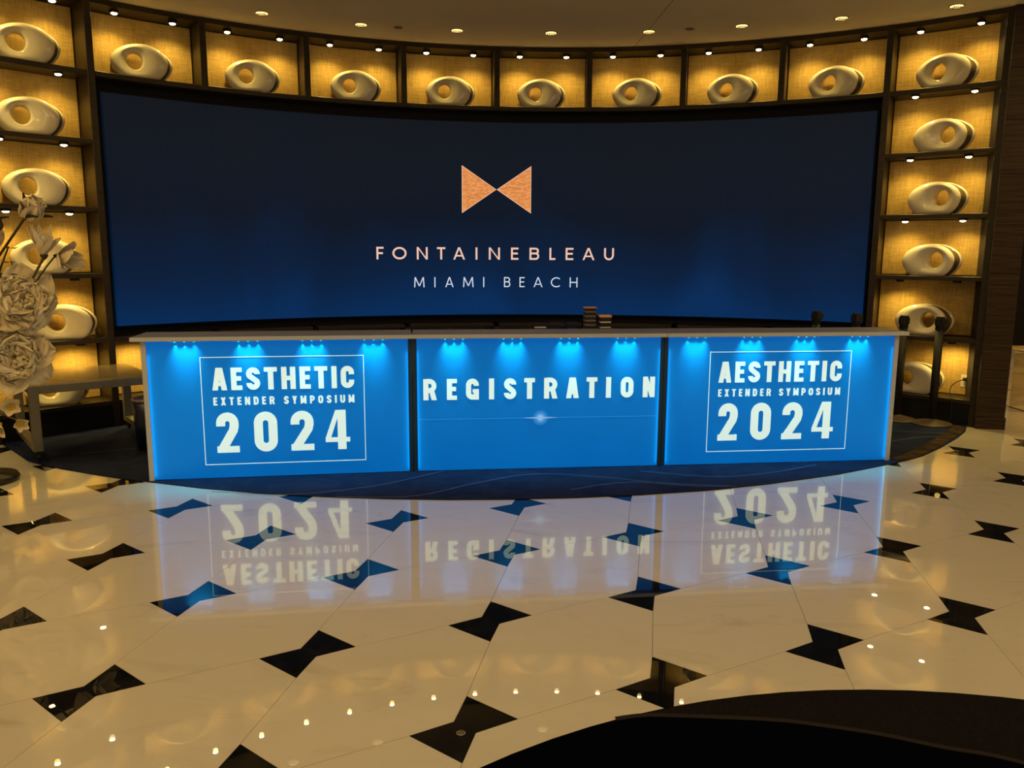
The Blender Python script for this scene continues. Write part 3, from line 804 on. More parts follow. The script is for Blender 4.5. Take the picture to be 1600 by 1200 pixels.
# ------------------------------------------------------------------ reception counters
def counter(p0, p1, label, which):
    p0, p1 = Vector(p0), Vector(p1)
    L = (p1 - p0).length; d = (p1 - p0) / L
    t = empty('reception_counter', label, 'reception counter', (p0.x, p0.y, 0.0), math.atan2(d.y, d.x), 'blue backlit registration counters')
    zb = 0.006
    # local: x along, -y towards the viewer
    x0 = 0.034 if which == 'L' else 0.030; x1 = L - (0.034 if which == 'R' else 0.030)
    panel = bevel(MB().box(x0, x1, 0.0, 0.012, zb + 0.004, 0.982).build('front_panel', M_PANEL, t), 0.002, 1)
    for s_, nm in ((0, 'L'), (1, 'R')):
        end = (which == nm)
        xa, xb = (0, 0.034) if s_ == 0 else (L - 0.034, L)
        if end: bevel(MB().box(xa, xb - 0 if s_ else xb, -0.014, 0.40, zb, 0.984).build('end_panel', M_WHITE, t), 0.003)
        else:
            xa, xb = (0.001, 0.029) if s_ == 0 else (L - 0.029, L - 0.001)
            bevel(MB().box(xa, xb, 0.006, 0.40, zb, 0.984).build('side_panel', M_CORNER, t), 0.003)
    ov0 = -0.055 if which == 'L' else 0.001; ov1 = L + 0.05 if which == 'R' else L - 0.001
    top = MB().box(ov0, ov1, -0.050, 0.335, 0.9875, 1.012).build('counter_top', M_TOP, t); bevel(top, 0.002)
    bevel(MB().box(ov0, ov1, -0.054, -0.050, 0.985, 1.0125).build('front_edging', M_WHITE, t), 0.001, 1)
    MB().box(0.035, L - 0.035, 0.35, 0.36, 0.05, 0.60).build('modesty_panel', M_WHITE, t)
    bevel(MB().box(0.035, L - 0.035, 0.20, 0.70 if which == 'M' else 0.40, 0.925, 0.945).build('work_shelf', M_BLACKP, t), 0.002)
    # led groups
    centres = {'L': (0.288, 0.706, 1.133, 1.557), 'M': (0.297, 0.714, 1.130, 1.548), 'R': (0.234, 0.656, 1.077, 1.500)}[which]
    rot = Matrix.Translation((p0.x, p0.y, 0)) @ Matrix.Rotation(math.atan2(d.y, d.x), 4, 'Z')
    for c_ in centres:
        bar = MB().box(c_ - 0.10, c_ + 0.10, -0.040, -0.012, 0.9795, 0.9875).build('led_module', M_WHITE, t)
        for q in (-0.063, 0, 0.063):
            MB().lathe([(0.007, 0.9796), (0.006, 0.976), (0.003, 0.9745)], 10, Matrix.Translation((c_ + q, -0.026, 0))).build('led', M_LED, bar)
            lamp('led_spot', 'SPOT', rot @ Vector((c_ + q, -0.026, 0.973)), 0.60, (0.0, 1.0, 0.80), rot @ Vector((c_ + q, 0.0, 0.935)), spot_size=rad(40), spot_blend=1.0, shadow_soft_size=0.005)
        wash = lamp('led_wash', 'AREA', rot @ Vector((c_, -0.027, 0.9785)), 0.85, (0.0, 0.80, 1.0), None, shape='RECTANGLE', size=0.17, size_y=0.016)
        wash.data.spread = rad(62)
        wash.rotation_euler = (rad(-1), 0, math.atan2(d.y, d.x))
    # area lights added along the panel edges to make them glow
    for xx, sg in ((x0 + 0.002, 1), (x1 - 0.002, -1)):
        lamp('edge_strip', 'AREA', rot @ Vector((xx, -0.010, 0.46)), 0.12, (0.0, 0.70, 1.0), rot @ Vector((xx + sg * 0.1, 0.022, 0.46)), shape='RECTANGLE', size=0.012, size_y=0.86).data.spread = rad(170)
    return t, panel, L
CL = counter((-2.518, 5.463), (-0.712, 5.738), 'left blue backlit counter with a boxed white year 2024, beside the steel table', 'L')
CM = counter((-0.712, 5.738), (1.123, 5.934), 'middle blue backlit counter lettered REGISTRATION in white', 'M')
CR = counter((1.123, 5.934), (2.936, 6.141), 'right blue backlit counter with a boxed white year 2024, beside the stanchions', 'R')
pmap = lambda x, y, d: Vector((x, -d, y))
def letters(par_o, word, edges, z0, z1, t, name, hb=None):
    return text_mesh([(ch, e0, e1, z0, t, hb, False) for ch, (e0, e1) in zip(word, edges)], z1 - z0, pmap, 0.0, 0.0018, name, M_LETTER, par_o)
def spread(word, x0, x1, ws, gap_word=None):
    """distribute letters of relative widths ws over x0..x1 with equal gaps"""
    tot = sum(ws[c_] for c_ in word if c_ != ' '); n = len(word)
    ng = sum(1 for i in range(n - 1))
    g_ = (x1 - x0 - tot) / ng if ' ' not in word else None
    out = []; x = x0
    if g_ is None:
        g_ = (x1 - x0 - tot) / (n - 1 - 2 + gap_word)
    i = 0; chars = []
    for j, c_ in enumerate(word):
        if c_ == ' ': x += g_ * (gap_word - 1); continue
        out.append((x, x + ws[c_])); chars.append(c_); x += ws[c_] + g_
    return ''.join(chars), out
for (t_, pn, L), ax, fx in ((CL, (0.450, 1.415), (0.376, 1.485)), (CR, (0.422, 1.388), (0.349, 1.458))):
    h1 = 0.157
    wA = {'A': .098, 'E': .074, 'S': .092, 'T': .088, 'H': .096, 'I': .036, 'C': .092}
    w_, e_ = spread('AESTHETIC', ax[0], ax[1], wA)
    letters(t_, w_, e_, 0.635, 0.635 + h1, 0.036, 'letter', 0.031)
    wB = {'E': .026, 'X': .032, 'T': .030, 'N': .034, 'D': .033, 'R': .034, 'S': .033, 'Y': .032, 'M': .040, 'P': .033, 'O': .034, 'I': .012, 'U': .034}
    w_, e_ = spread('EXTENDER SYMPOSIUM', ax[0] + 0.002, ax[1] - 0.002, wB, 2.6)
    letters(t_, w_, e_, 0.529, 0.585, 0.0125, 'letter', 0.0105)
    o_ = ax[0] - 0.450
    letters(t_, '2024', [(0.462 + o_, 0.612 + o_), (0.716 + o_, 0.874 + o_), (0.966 + o_, 1.124 + o_), (1.205 + o_, 1.376 + o_)], 0.191, 0.477, 0.060, 'numeral')
    b_ = MB(); th_ = 0.0045
    for (xa, xb, za, zb_) in ((fx[0], fx[1], 0.105, 0.105 + th_), (fx[0], fx[1], 0.868 - th_, 0.868), (fx[0], fx[0] + th_, 0.105 + th_, 0.868 - th_), (fx[1] - th_, fx[1], 0.105 + th_, 0.868 - th_)):
        b_.box(xa, xb, -0.0018, 0.0, za, zb_)
    b_.build('printed_border', M_LETTER, t_)
xr = [0.075, 0.170, 0.244, 0.316, 0.382, 0.475, 0.549, 0.585, 0.658, 0.747, 0.806, 0.884, 0.952, 1.050, 1.116, 1.209, 1.267, 1.346, 1.413, 1.449, 1.523, 1.618, 1.690, 1.780]
letters(CM[0], 'REGISTRATION', [(xr[2 * i], xr[2 * i + 1]) for i in range(12)], 0.534, 0.687, 0.037, 'letter', 0.031)
MB().box(0.041, 1.795, -0.0008, 0.0, 0.3905, 0.3925).build('printed_line', M_LINE, CM[0])
# printed star: thin lozenge rays and a soft disc
st = MB()
st.add([(0.79, -0.0012, 0.3915), (0.927, -0.0012, 0.384), (1.064, -0.0012, 0.3915), (0.927, -0.0012, 0.399), (0.79, 0, 0.3915), (0.927, 0, 0.384), (1.064, 0, 0.3915), (0.927, 0, 0.399)], [(0, 1, 2, 3), (4, 7, 6, 5), (0, 4, 5, 1), (1, 5, 6, 2), (2, 6, 7, 3), (3, 7, 4, 0)])
st.build('printed_star_ray', M_STAR, CM[0])
# soft round flare print: procedural radial falloff in object space
M_FL = mat('printed_star_disc', (0.0, 0.24, 0.50), 0.45, spec=0.3)
bn = M_FL.node_tree.nodes['Principled BSDF']
tc = nd(M_FL, 'ShaderNodeTexCoord'); ln = nd(M_FL, 'ShaderNodeVectorMath', operation='LENGTH'); lk(M_FL, tc.outputs['Object'], ln.inputs[0])
cr = ramp(M_FL, ln.outputs['Value'], [(0.0, (0.60, 0.75, 0.90)), (0.010, (0.30, 0.50, 0.82)), (0.030, (0.05, 0.22, 0.56)), (0.060, (0.0, 0.079, 0.354))])
lk(M_FL, cr, bn.inputs['Emission Color']); bn.inputs['Emission Strength'].default_value = 1.0
dsc = MB().lathe([(0.062, 0.0), (0.062, 0.0008), (0.001, 0.0009)], 28, Matrix.Rotation(rad(90), 4, 'X')).build('printed_star_disc', M_FL, CM[0])
dsc.location = (0.927, -0.0001, 0.3915)

# ------------------------------------------------------------------ things behind the counter
def in_m(s_, dpt, z):     # point in middle counter's frame
    a = math.atan2(5.934 - 5.738, 1.123 + 0.712)
    return Vector((-0.712, 5.738, 0)) + Matrix.Rotation(a, 3, 'Z') @ Vector((s_, dpt, z))
rzm = math.atan2(0.196, 1.835)
def acrylic(s_, dpt, w_, d_, h_, label, n_cards, name='card_holder', z=0.945, cm=M_CARD, dz=0.03):
    t = empty(name, label, 'card holder', tuple(in_m(s_, dpt, z)), rzm)
    # open acrylic box: floor, back, sides, low front
    q = 0.0025
    MB().box(-w_ / 2, w_ / 2, 0, d_, 0, q).build('base', M_ACRYL, t)
    MB().box(-w_ / 2, w_ / 2, d_ - q, d_, q, h_).build('back', M_ACRYL, t)
    for sg in (-1, 1):
        xa, xb = sorted((sg * w_ / 2, sg * (w_ / 2 - q)))
        MB().box(xa, xb, 0, d_ - q, q, h_).build('side', M_ACRYL, t)
    MB().box(-w_ / 2 + q, w_ / 2 - q, 0, q, q, h_ * 0.6).build('front', M_ACRYL, t)
    for i in range(n_cards):
        MB().box(-w_ / 2 + 0.008, w_ / 2 - 0.008, 0.008, d_ - 0.010, q + 0.004 + i * dz, q + 0.010 + i * dz).build('card_stack', cm, t)
    return t
acrylic(0.985, 0.45, 0.105, 0.07, 0.100, 'small clear acrylic card holder, leftmost of the things behind the counter', 3, dz=0.028)
acrylic(1.110, 0.42, 0.125, 0.07, 0.115, 'wide clear acrylic holder with little in it, behind the middle counter', 1)
acrylic(1.235, 0.45, 0.09, 0.07, 0.100, 'clear acrylic tray just left of the tall stack of boxes', 2, dz=0.03)
def stack(s_, dpt, hs, w_, label, mats):
    t = empty('stacked_trays', label, 'tray stack', tuple(in_m(s_, dpt, 0.945)), rzm)
    z = 0.0
    for i, (h_, m_) in enumerate(zip(hs, mats)):
        bevel(MB().box(-w_ / 2 + (0.0 if i < len(hs) - 1 else -0.006), w_ / 2 + (0.0 if i < len(hs) - 1 else 0.006), 0, 0.09, z, z + h_).build('tray', m_, t), 0.002)
        z += h_ + 0.0002
    return t
DK = mat('dark_tray', (0.02, 0.022, 0.03), 0.3)
GR = mat('grey_card', (0.22, 0.17, 0.16), 0.4)
PK = mat('copper_lid', (0.72, 0.32, 0.20), 0.35)
stack(1.380, 0.45, [0.045, 0.012, 0.020, 0.014, 0.020, 0.014, 0.020, 0.014, 0.020, 0.013, 0.020, 0.008], 0.085, 'tall stack of dark trays with pale layers and a copper lid, behind the counter', [DK, GR, DK, GR, DK, GR, DK, GR, DK, GR, DK, PK])
stack(1.500, 0.45, [0.060, 0.010, 0.030, 0.012, 0.030, 0.016], 0.085, 'short stack of dark trays with a bright orange top, right of the tall stack', [DK, M_CARD, DK, M_CARD, DK, M_ORANGE])

bin_ = empty('waste_bin', 'dark blue bin just behind the left end of the counters', 'bin', (-2.90, 6.42, 0.006))
MB().lathe([(0.13, 0.0), (0.15, 0.40), (0.135, 0.40), (0.118, 0.02)], 20).build('body', mat('navy_plastic', (0.01, 0.015, 0.05), 0.35), bin_, True)
MB().lathe([(0.153, 0.395), (0.156, 0.41), (0.145, 0.415), (0.133, 0.40)], 20).build('bag_rim', mat('liner_film', (0.20, 0.17, 0.20), 0.3), bin_, True)

# ------------------------------------------------------------------ stanchions
def stanchion(x, y, z0, label, h_=1.012, rz=0.0, lean=0.0):
    t = empty('belt_stanchion', label, 'stanchion', (x, y, z0), rz, 'black retractable belt stanchions')
    MB().lathe([(0.178, 0.0), (0.180, 0.008), (0.168, 0.016), (0.05, 0.042), (0.036, 0.052)], 40).build('base', M_BASEM, t, False)
    MB().lathe([(0.036, 0.050), (0.036, h_ - 0.12)], 24).build('post', M_RUBBER, t, True)
    hd = MB().lathe([(0.037, h_ - 0.12), (0.040, h_ - 0.115), (0.040, h_ - 0.006), (0.037, h_)], 24).build('belt_head', M_BLACKP, t, False)
    for k_ in range(4):
        M_ = Matrix.Rotation(rad(90 * k_), 4, 'Z')
        bevel(MB().box(0.032, 0.046 if k_ else 0.056, -0.022, 0.022, h_ - 0.078, h_ - 0.018, M_).build('belt_socket', M_RUBBER, t), 0.003)
    return t
stanchion(3.968, 7.512, 0.006, 'black belt stanchion in front of the power outlet, rightmost', 1.010, rad(20))
stanchion(3.728, 7.712, 0.006, 'black belt stanchion right beside the end of the counter', 1.006, rad(50))
stanchion(2.889, 7.70, 0.006, 'black belt stanchion behind the right counter, only its head showing', 1.045, rad(10))
stanchion(3.30, 7.78, 0.006, 'black belt stanchion behind the counter near the screen lower right corner', 1.020, rad(0))

# ------------------------------------------------------------------ outlet and cable
oa = 41.42
po = polar(oa, RB - 0.001, 0.385)
ot = empty('power_outlet', 'pale wall outlet at the back of the bottom right niche', 'outlet', tuple(po), -rad(oa))
bevel(MB().box(-0.037, 0.037, -0.006, 0.0, -0.058, 0.058).build('cover_plate', M_PLATE, ot), 0.002)
for zz_ in (0.020, -0.020):
    bevel(MB().box(-0.016, 0.016, -0.009, -0.006, zz_ - 0.014, zz_ + 0.014).build('socket', M_HOUS if zz_ > 0 else M_PLATE, ot), 0.001)
cb = empty('power_cable', 'black power cable plugged into the outlet and hanging to the floor', 'cable', tuple(po), -rad(oa))
bevel(MB().box(-0.014, 0.014, -0.045, -0.0095, 0.006, 0.034).build('plug', M_RUBBER, cb), 0.004)
MB().tube([(0.0, -0.045, 0.018), (-0.02, -0.075, 0.012), (-0.06, -0.12, -0.01), (-0.085, -0.16, -0.05), (-0.08, -0.20, -0.085), (-0.06, -0.25, -0.11), (-0.035, -0.292, -0.135), (-0.03, -0.305, -0.17), (-0.02, -0.312, -0.26), (-0.025, -0.318, -0.34), (-0.03, -0.33, -0.371)], 0.0045, 8).build('cord', M_RUBBER, cb, True)

# ------------------------------------------------------------------ steel table on casters
tx = Vector((0.78, 0.625)).normalized(); ta = math.atan2(tx.y, tx.x)
tb = empty('steel_table', 'low square brushed steel table on casters with pale glossy top, left of the counters', 'table', (-3.60, 5.945, 0.006), ta)
TW, TD, THt = 0.90, 0.87, 0.584
lw = 0.065
bevel(MB().box(0.012, TW - 0.012, 0.012, TD - 0.012, THt - 0.006, THt).build('tabletop', M_TTOP, tb), 0.001, 1)
for y0_, y1_ in ((0, lw), (TD - lw, TD)):
    bevel(MB().box(lw, TW - lw, y0_, y1_, THt - 0.070, THt - 0.008).build('top_rail', M_STEEL, tb), 0.002)
for x0_, x1_ in ((0, lw), (TW - lw, TW)):
    bevel(MB().box(x0_, x1_, lw, TD - lw, THt - 0.070, THt - 0.008).build('top_rail', M_STEEL, tb), 0.002)
    bevel(MB().box(x0_, x1_, lw, TD - lw, 0.075, 0.12).build('stretcher', M_STEEL, tb), 0.002)
for x0_ in (0, TW - lw):
    for y0_ in (0, TD - lw):
        bevel(MB().box(x0_, x0_ + lw, y0_, y0_ + lw, 0.075, THt - 0.008).build('leg', M_STEEL, tb), 0.002)
        ca = MB()
        ca.box(x0_ + lw / 2 - 0.018, x0_ + lw / 2 + 0.018, y0_ + lw / 2 - 0.012, y0_ + lw / 2 + 0.012, 0.055, 0.075)
        co = ca.build('caster', M_RUBBER, tb)
        MB().lathe([(0.001, -0.011), (0.028, -0.011), (0.030, 0), (0.028, 0.011), (0.001, 0.011)], 18, Matrix.Translation((x0_ + lw / 2, y0_ + lw / 2, 0.030)) @ Matrix.Rotation(rad(90), 4, 'Y')).build('wheel', M_RUBBER, co)

# ------------------------------------------------------------------ ceiling fittings
dl_pts = [(-2.264, 7.723), (-1.44, 8.083), (-0.548, 8.268), (0.362, 8.343), (1.305, 8.278), (2.14, 8.059), (2.969, 7.79), (3.805, 7.406)]
dn = ['leftmost', 'second from left', 'third from left', 'fourth from left', 'fourth from right', 'third from right', 'second from right', 'rightmost']
dmesh = {}
for i, (x, y) in enumerate(dl_pts):
    t = empty('ceiling_downlight', 'small round recessed ceiling downlight, %s of the arc of eight' % dn[i], 'ceiling light', (x, y, CEIL), 0, 'recessed downlights in the ceiling')
    if not dmesh:
        a = MB().lathe([(0.053, -0.0005), (0.066, -0.001), (0.064, -0.003), (0.052, -0.004)], 28).build('trim_ring', M_RING, t, True)
        b = MB().lathe([(0.053, -0.001), (0.050, -0.010), (0.034, -0.015), (0.001, -0.017)], 28).build('lens', M_DLENS, t)
        c2 = MB()
        for q in (-0.034, -0.017, 0.0, 0.017, 0.034):
            c2.box(q - 0.003, q + 0.003, -0.040, 0.040, -0.0185, -0.0145)
        for q in (-0.02, 0.02): c2.box(-0.040, 0.040, q - 0.0012, q + 0.0012, -0.0185, -0.0145)
        c3 = c2.build('louvre', M_HOUS, t)
        dmesh = {'trim_ring': a.data, 'lens': b.data, 'louvre': c3.data}
    else:
        for nm, me in dmesh.items(): mk(nm, None, None, None, t, mesh=me)
    lamp('downlight_spot', 'SPOT', (x, y, CEIL - 0.02), 12, (1.0, 0.66, 0.24), (x, y, 0), spot_size=rad(80), spot_blend=0.7, shadow_soft_size=0.05)
for i, (x, y) in enumerate([(-1.105, 8.187), (1.679, 8.179)]):
    o = MB().lathe([(0.042, -0.0005), (0.044, -0.003), (0.030, -0.006), (0.001, -0.006)], 24).build('sprinkler_cover', M_RING, None, True)
    o.location = (x, y, CEIL)
    tag(o, 'flat round sprinkler cover on the ceiling, %s one' % ('left' if i == 0 else 'right'), 'sprinkler', 'sprinkler covers')

# ------------------------------------------------------------------ flowers
YF = 5.45
def petal_mesh(name, L, W, cup, curl, m, ruff=0.0, tip=0.0, seed=0, nu=8, nv=9):
    """rounded petal growing along z; tip 0 = round, 1 = pointed"""
    rnd = random.Random(seed)
    ph, fq = rnd.random() * 6, rnd.uniform(5.5, 8.5)
    vs = []; fs = []
    for j in range(nv + 1):
        v_ = j / nv
        q = max(0.0, 1 - abs((v_ - 0.62) / (0.385 if v_ > 0.62 else 0.78)) ** 2.3)
        rnd_w = q ** 0.5
        pt_w = math.sin(math.pi * (0.08 + 0.90 * v_)) ** 1.1
        wv = W * max(0.04, (1 - tip) * rnd_w + tip * pt_w)
        for i in range(nu + 1):
            u_2 = -1 + 2 * i / nu
            x = wv * u_2 * 0.5
            edge = max(abs(u_2) ** 2, v_ ** 4)
            rf = ruff * L * math.sin(u_2 * fq + ph + v_ * 2) * v_ * edge
            y = -cup * (u_2 ** 2) * wv + curl * L * (v_ ** 2.2) + rf
            z = L * v_ + (1 - u_2 ** 2) * 0.0 + rf * 0.35
            vs.append((x, y, z))
    for j in range(nv):
        for i in range(nu):
            a = j * (nu + 1) + i
            fs.append((a, a + 1, a + nu + 2, a + nu + 1))
    me = bpy.data.meshes.new(name)
    me.from_pydata(vs, [], fs)
    for p in me.polygons: p.use_smooth = True
    me.materials.append(m)
    return me
def basis(axis):
    ax = Vector(axis).normalized()
    return ax.to_track_quat('Z', 'Y').to_matrix().to_4x4()
def put(name, me, parent, M_):
    o = bpy.data.objects.new(name, me); COL.objects.link(o); o.parent = parent; o.matrix_local = M_
    return o
VASE = Vector((-3.66, YF, 0.0))
NECK = Vector((-3.66, YF, 0.55))
def stem_to(t, world_end, r=0.006, name='stem', m=None, bend=0.1, start=None):
    s_ = (start if start is not None else NECK); e_ = Vector(world_end); o_ = Vector(t.location)
    mid = (s_ + e_) / 2 + Vector((0, 0, -bend)) if bend else (s_ + e_) / 2
    P = []
    for i in range(13):
        q = i / 12
        P.append(s_ * (1 - q) ** 2 + mid * 2 * q * (1 - q) + e_ * q * q - o_)
    return MB().tube(P, r, 8).build(name, m or M_STEM, t, True)
PM = [petal_mesh('petal_a%d' % i, 0.165, 0.16, -0.22, -0.12, M_PETAL, 0.16, 0.0, i, 10, 10) for i in range(4)]
PI = [petal_mesh('petal_b%d' % i, 0.125, 0.11, -0.32, -0.22, M_PETAL, 0.16, 0.0, 10 + i, 8, 9) for i in range(4)]
PO = [petal_mesh('petal_c%d' % i, 0.21, 0.19, -0.12, 0.02, M_PETAL, 0.09, 0.25, 20 + i, 10, 10) for i in range(4)]
def peony(center, axis, scale, label, seed, rings=((8, 84, 'o'), (9, 70, 'm'), (9, 56, 'm'), (10, 42, 'm'), (9, 30, 'i'), (8, 18, 'i'), (5, 6, 'i')), cat='flower'):
    rnd = random.Random(seed)
    c_ = Vector(center)
    t = empty('giant_peony', label, cat, tuple(c_), 0, 'oversized cream flowers of the arrangement')
    B = basis(axis)
    for n, tilt, kind in rings:
        lst = {'o': PO, 'm': PM, 'i': PI}[kind]
        off = rnd.random() * 360
        for i in range(n):
            a = off + 360 * i / n + rnd.uniform(-12, 12)
            s_ = scale * rnd.uniform(0.85, 1.12)
            M_ = B @ Matrix.Rotation(rad(a), 4, 'Z') @ Matrix.Rotation(-rad(tilt + rnd.uniform(-8, 8)), 4, 'X') @ Matrix.Rotation(rad(180), 4, 'Z') @ Matrix.Rotation(rnd.uniform(-.2, .2), 4, 'Z') @ Matrix.Scale(s_, 4)
            put('petal', rnd.choice(lst), t, M_)
    stem_to(t, c_ - Vector(axis).normalized() * 0.03, 0.007, bend=0.05)
    return t
peony((-3.27, YF - 0.02, 1.245), (0.55, -0.8, 0.25), 1.10, 'large ruffled cream flower at the middle of the arrangement', 3)
peony((-3.33, YF - 0.06, 0.885), (0.45, -0.9, 0.05), 1.12, 'large cream rose below the ruffled one, in front of the steel table', 5)
peony((-3.52, YF - 0.10, 1.10), (-0.1, -1, 0.2), 0.9, 'cream flower at the left edge between the two big blooms', 8)
peony((-3.53, YF, 1.50), (-0.2, -0.9, 0.5), 0.75, 'small ruffled cream flower at the left edge above the big bloom', 9)

def bud(base, axis, L, label, seed, sep=M_LEAF):
    b_ = Vector(base)
    t = empty('flower_bud', label, 'flower', tuple(b_), 0, 'oversized cream flowers of the arrangement')
    B = basis(axis); rnd = random.Random(seed)
    pm = petal_mesh('bud_petal', L, L * 0.85, -0.42, -0.03, M_PETAL, 0.02, 0.4, seed)
    pm2 = petal_mesh('sepal', L * 0.95, L * 0.30, -0.15, -0.10, sep, 0.03, 0.9, seed)
    for k_, (n, tl) in enumerate(((5, 20), (4, 12), (3, 5))):
        for i in range(n):
            put('petal', pm, t, B @ Matrix.Rotation(rad(360 * i / n + 40 * k_), 4, 'Z') @ Matrix.Rotation(-rad(tl), 4, 'X') @ Matrix.Rotation(rad(180), 4, 'Z') @ Matrix.Translation((0, 0, 0)) @ Matrix.Scale(1 - 0.03 * k_, 4))
    for i in range(5):
        put('sepal', pm2, t, B @ Matrix.Rotation(rad(72 * i + 10), 4, 'Z') @ Matrix.Translation((0, 0.012, -0.004)) @ Matrix.Rotation(-rad(34 + rnd.uniform(-4, 14)), 4, 'X') @ Matrix.Rotation(rad(180), 4, 'Z'))
    MB().lathe([(0.006, -0.02), (0.016, -0.008), (0.018, 0.006), (0.01, 0.016)], 12, B).build('calyx', sep, t, True)
    return t
b1 = bud((-3.215, YF, 1.80), (0.62, -0.15, 0.62), 0.165, 'closed cream bud with dark sepals at the top of the arrangement', 31)
stem_to(b1, (-3.215, YF, 1.80), 0.0085, m=M_LEAF, bend=0, start=Vector((-3.45, YF, 1.50)))
b2 = bud((-3.50, YF, 1.76), (0.35, 0, 0.8), 0.16, 'cream bud with dark leaves cut by the left edge', 32)
stem_to(b2, (-3.50, YF, 1.76), 0.008, m=M_LEAF, bend=0.02)
# side-seen open flower with long petals
d1 = empty('open_flower', 'open long-petalled cream flower seen from the side, beside the bud', 'flower', (-3.10, YF - 0.02, 1.555), 0, 'oversized cream flowers of the arrangement')
pl_ = petal_mesh('long_petal', 0.20, 0.06, -0.2, 0.30, M_PETAL, 0.02, 1.0, 41); pw = petal_mesh('wide_petal', 0.15, 0.10, -0.25, 0.25, M_PETAL, 0.03, 0.6, 42)
B = basis((0.10, -0.25, 0.8))
for a, tl, me in ((95, 38, pl_), (70, 30, pl_), (120, 30, pl_), (150, 32, pl_), (180, 22, pw), (215, 30, pw), (250, 44, pw), (290, 60, pw), (20, 25, pl_), (45, 42, pl_), (320, 40, pl_), (350, 28, pw)):
    put('petal', me, d1, B @ Matrix.Rotation(rad(a), 4, 'Z') @ Matrix.Rotation(-rad(tl), 4, 'X') @ Matrix.Rotation(rad(180), 4, 'Z'))
MB().lathe([(0.006, -0.03), (0.022, -0.01), (0.024, 0.006), (0.01, 0.018)], 12, B).build('calyx', M_LEAF, d1, True)
stem_to(d1, (-3.10, YF - 0.02, 1.545), 0.0085, bend=-0.01, start=Vector((-3.26, YF + 0.0, 1.30)))
d2 = empty('drooping_flower', 'drooping cream blossom with wide petals at the right of the arrangement', 'flower', (-3.04, YF + 0.03, 1.55), 0, 'oversized cream flowers of the arrangement')
B = basis((0.9, -0.2, -0.1))
for a, tl in ((0, 55), (60, 35), (120, 60), (180, 40), (240, 58), (300, 30), (330, 15)):
    put('petal', pw if a != 330 else pl_, d2, B @ Matrix.Rotation(rad(a), 4, 'Z') @ Matrix.Rotation(-rad(tl), 4, 'X') @ Matrix.Rotation(rad(180), 4, 'Z') @ Matrix.Scale(1.1, 4))
MB().lathe([(0.005, -0.03), (0.014, -0.01), (0.016, 0.006), (0.01, 0.014)], 12, B).build('calyx', M_LEAF, d2, True)
stem_to(d2, (-3.055, YF + 0.03, 1.55), 0.006, bend=-0.02, start=Vector((-3.24, YF + 0.03, 1.32)))
# lilies low at the left
lp = petal_mesh('lily_petal', 0.13, 0.075, -0.30, 0.28, M_PETAL, 0.02, 0.7, 51)
def lily(c_, axis, label, s_=1.0, n=5):
    t = empty('frangipani', label, 'flower', tuple(c_), 0, 'oversized cream flowers of the arrangement')
    B = basis(axis)
    for i in range(n):
        put('petal', lp, t, B @ Matrix.Rotation(rad(360 * i / n + 20), 4, 'Z') @ Matrix.Rotation(-rad(52), 4, 'X') @ Matrix.Rotation(rad(180), 4, 'Z') @ Matrix.Scale(s_, 4))
    MB().lathe([(0.008, -0.035), (0.014, 0.0), (0.026, 0.028), (0.020, 0.034), (0.002, 0.012)], 14, B).build('yellow_throat', M_PETALY, t, True)
    stem_to(t, Vector(c_) - Vector(axis).normalized() * 0.03, 0.005, bend=0.0)
    return t
lily((-3.40, YF - 0.05, 0.535), (0.5, -0.8, 0.2), 'low cream blossom with yellow throat, highest of the cluster under the rose', 0.85)
lily((-3.47, YF - 0.08, 0.41), (0.2, -0.9, -0.35), 'lowest cream blossom with yellow throat, near the dark dish', 0.8)
lily((-3.52, YF - 0.05, 0.60), (-0.1, -0.9, 0.3), 'cream blossom with yellow throat at the left edge under the rose', 0.8)
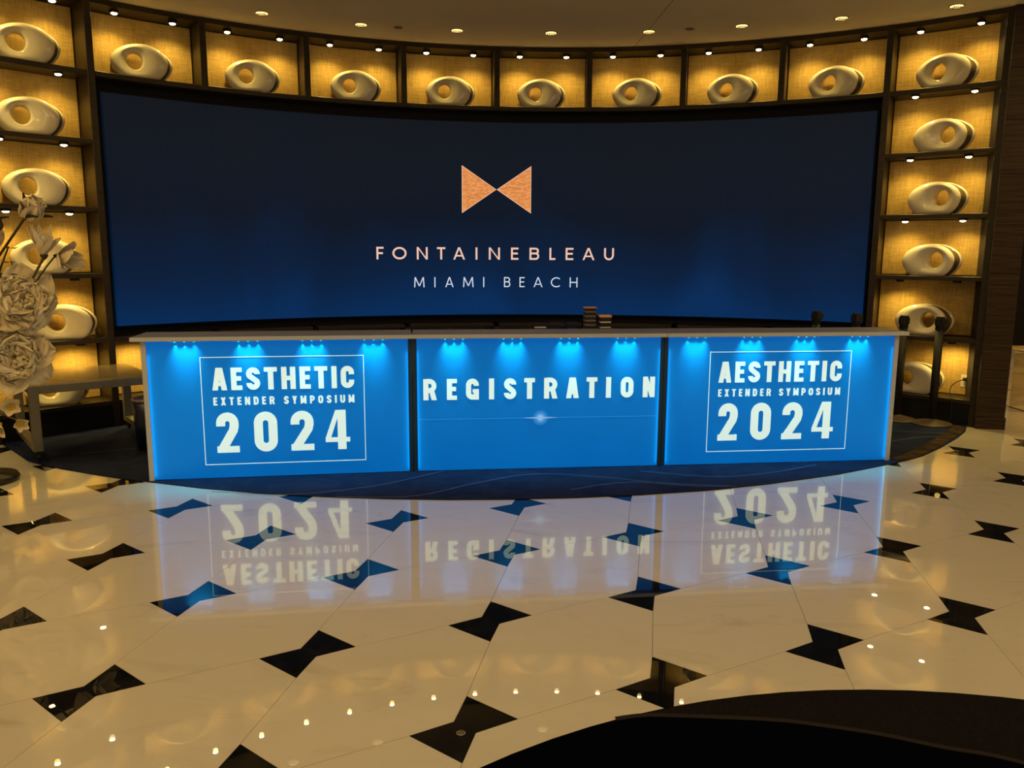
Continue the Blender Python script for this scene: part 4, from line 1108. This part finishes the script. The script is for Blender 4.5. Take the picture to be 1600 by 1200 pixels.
lily((-3.36, YF - 0.04, 0.43), (0.7, -0.7, -0.2), 'small cream blossom with yellow throat pointing right at the steel table leg', 0.65)
pk = put('pink_petal', petal_mesh('pink_petal_mesh', 0.16, 0.12, -0.2, 0.1, M_PETALP, 0.03, 0.4, 61), None, Matrix.Translation((-3.47, YF + 0.02, 1.60)) @ Matrix.Rotation(rad(15), 4, 'Y'))
pk.parent = b2; pk.matrix_local = Matrix.Translation((0.03, 0.02, -0.16)) @ Matrix.Rotation(rad(15), 4, 'Y')
# leaves
lf = petal_mesh('leaf_blade', 0.12, 0.055, 0.12, 0.15, M_LEAF, 0.02, 1.8, 71)
lg = petal_mesh('leaf_blade_gold', 0.12, 0.07, 0.12, 0.15, M_LEAFG, 0.02, 1.8, 72)
lv = empty('leaf_spray', 'sprig of dark leaves among the cream flowers', 'leaves', (-3.40, YF, 1.55), 0)
MB().tube([NECK - Vector(lv.location), Vector((-0.12, 0.03, -0.5)), Vector((-0.03, 0.02, -0.1)), Vector((0.05, 0.01, 0.06))], 0.006, 7).build('stem', M_LEAF, lv, True)
for (x, z, ax, me) in ((0.03, 0.06, (0.8, -0.3, -0.15), lf), (0.0, -0.03, (0.9, -0.3, -0.2), lf), (0.02, 0.07, (-0.5, -0.3, 0.8), lf), (0.02, -0.10, (0.9, -0.4, -0.3), lf), (0.04, -0.14, (0.95, -0.2, -0.10), lg), (-0.03, 0.16, (0.6, -0.2, 0.5), lf), (0.0, 0.15, (0.3, -0.3, 0.8), lf)):
    put('leaf', me, lv, Matrix.Translation((x, 0.0, z)) @ basis(ax))
vs_ = empty('flower_vase', 'tall dark vase on a round foot at the left edge, holding the cream flowers', 'vase', tuple(VASE))
MB().lathe([(0.20, 0.0), (0.215, 0.02), (0.20, 0.045), (0.05, 0.07), (0.045, 0.12)], 36).build('foot', M_VASE, vs_, True)
MB().lathe([(0.05, 0.10), (0.10, 0.22), (0.13, 0.38), (0.11, 0.52), (0.085, 0.60), (0.095, 0.64), (0.085, 0.64), (0.075, 0.60), (0.09, 0.50)], 36).build('body', M_VASE, vs_, True)
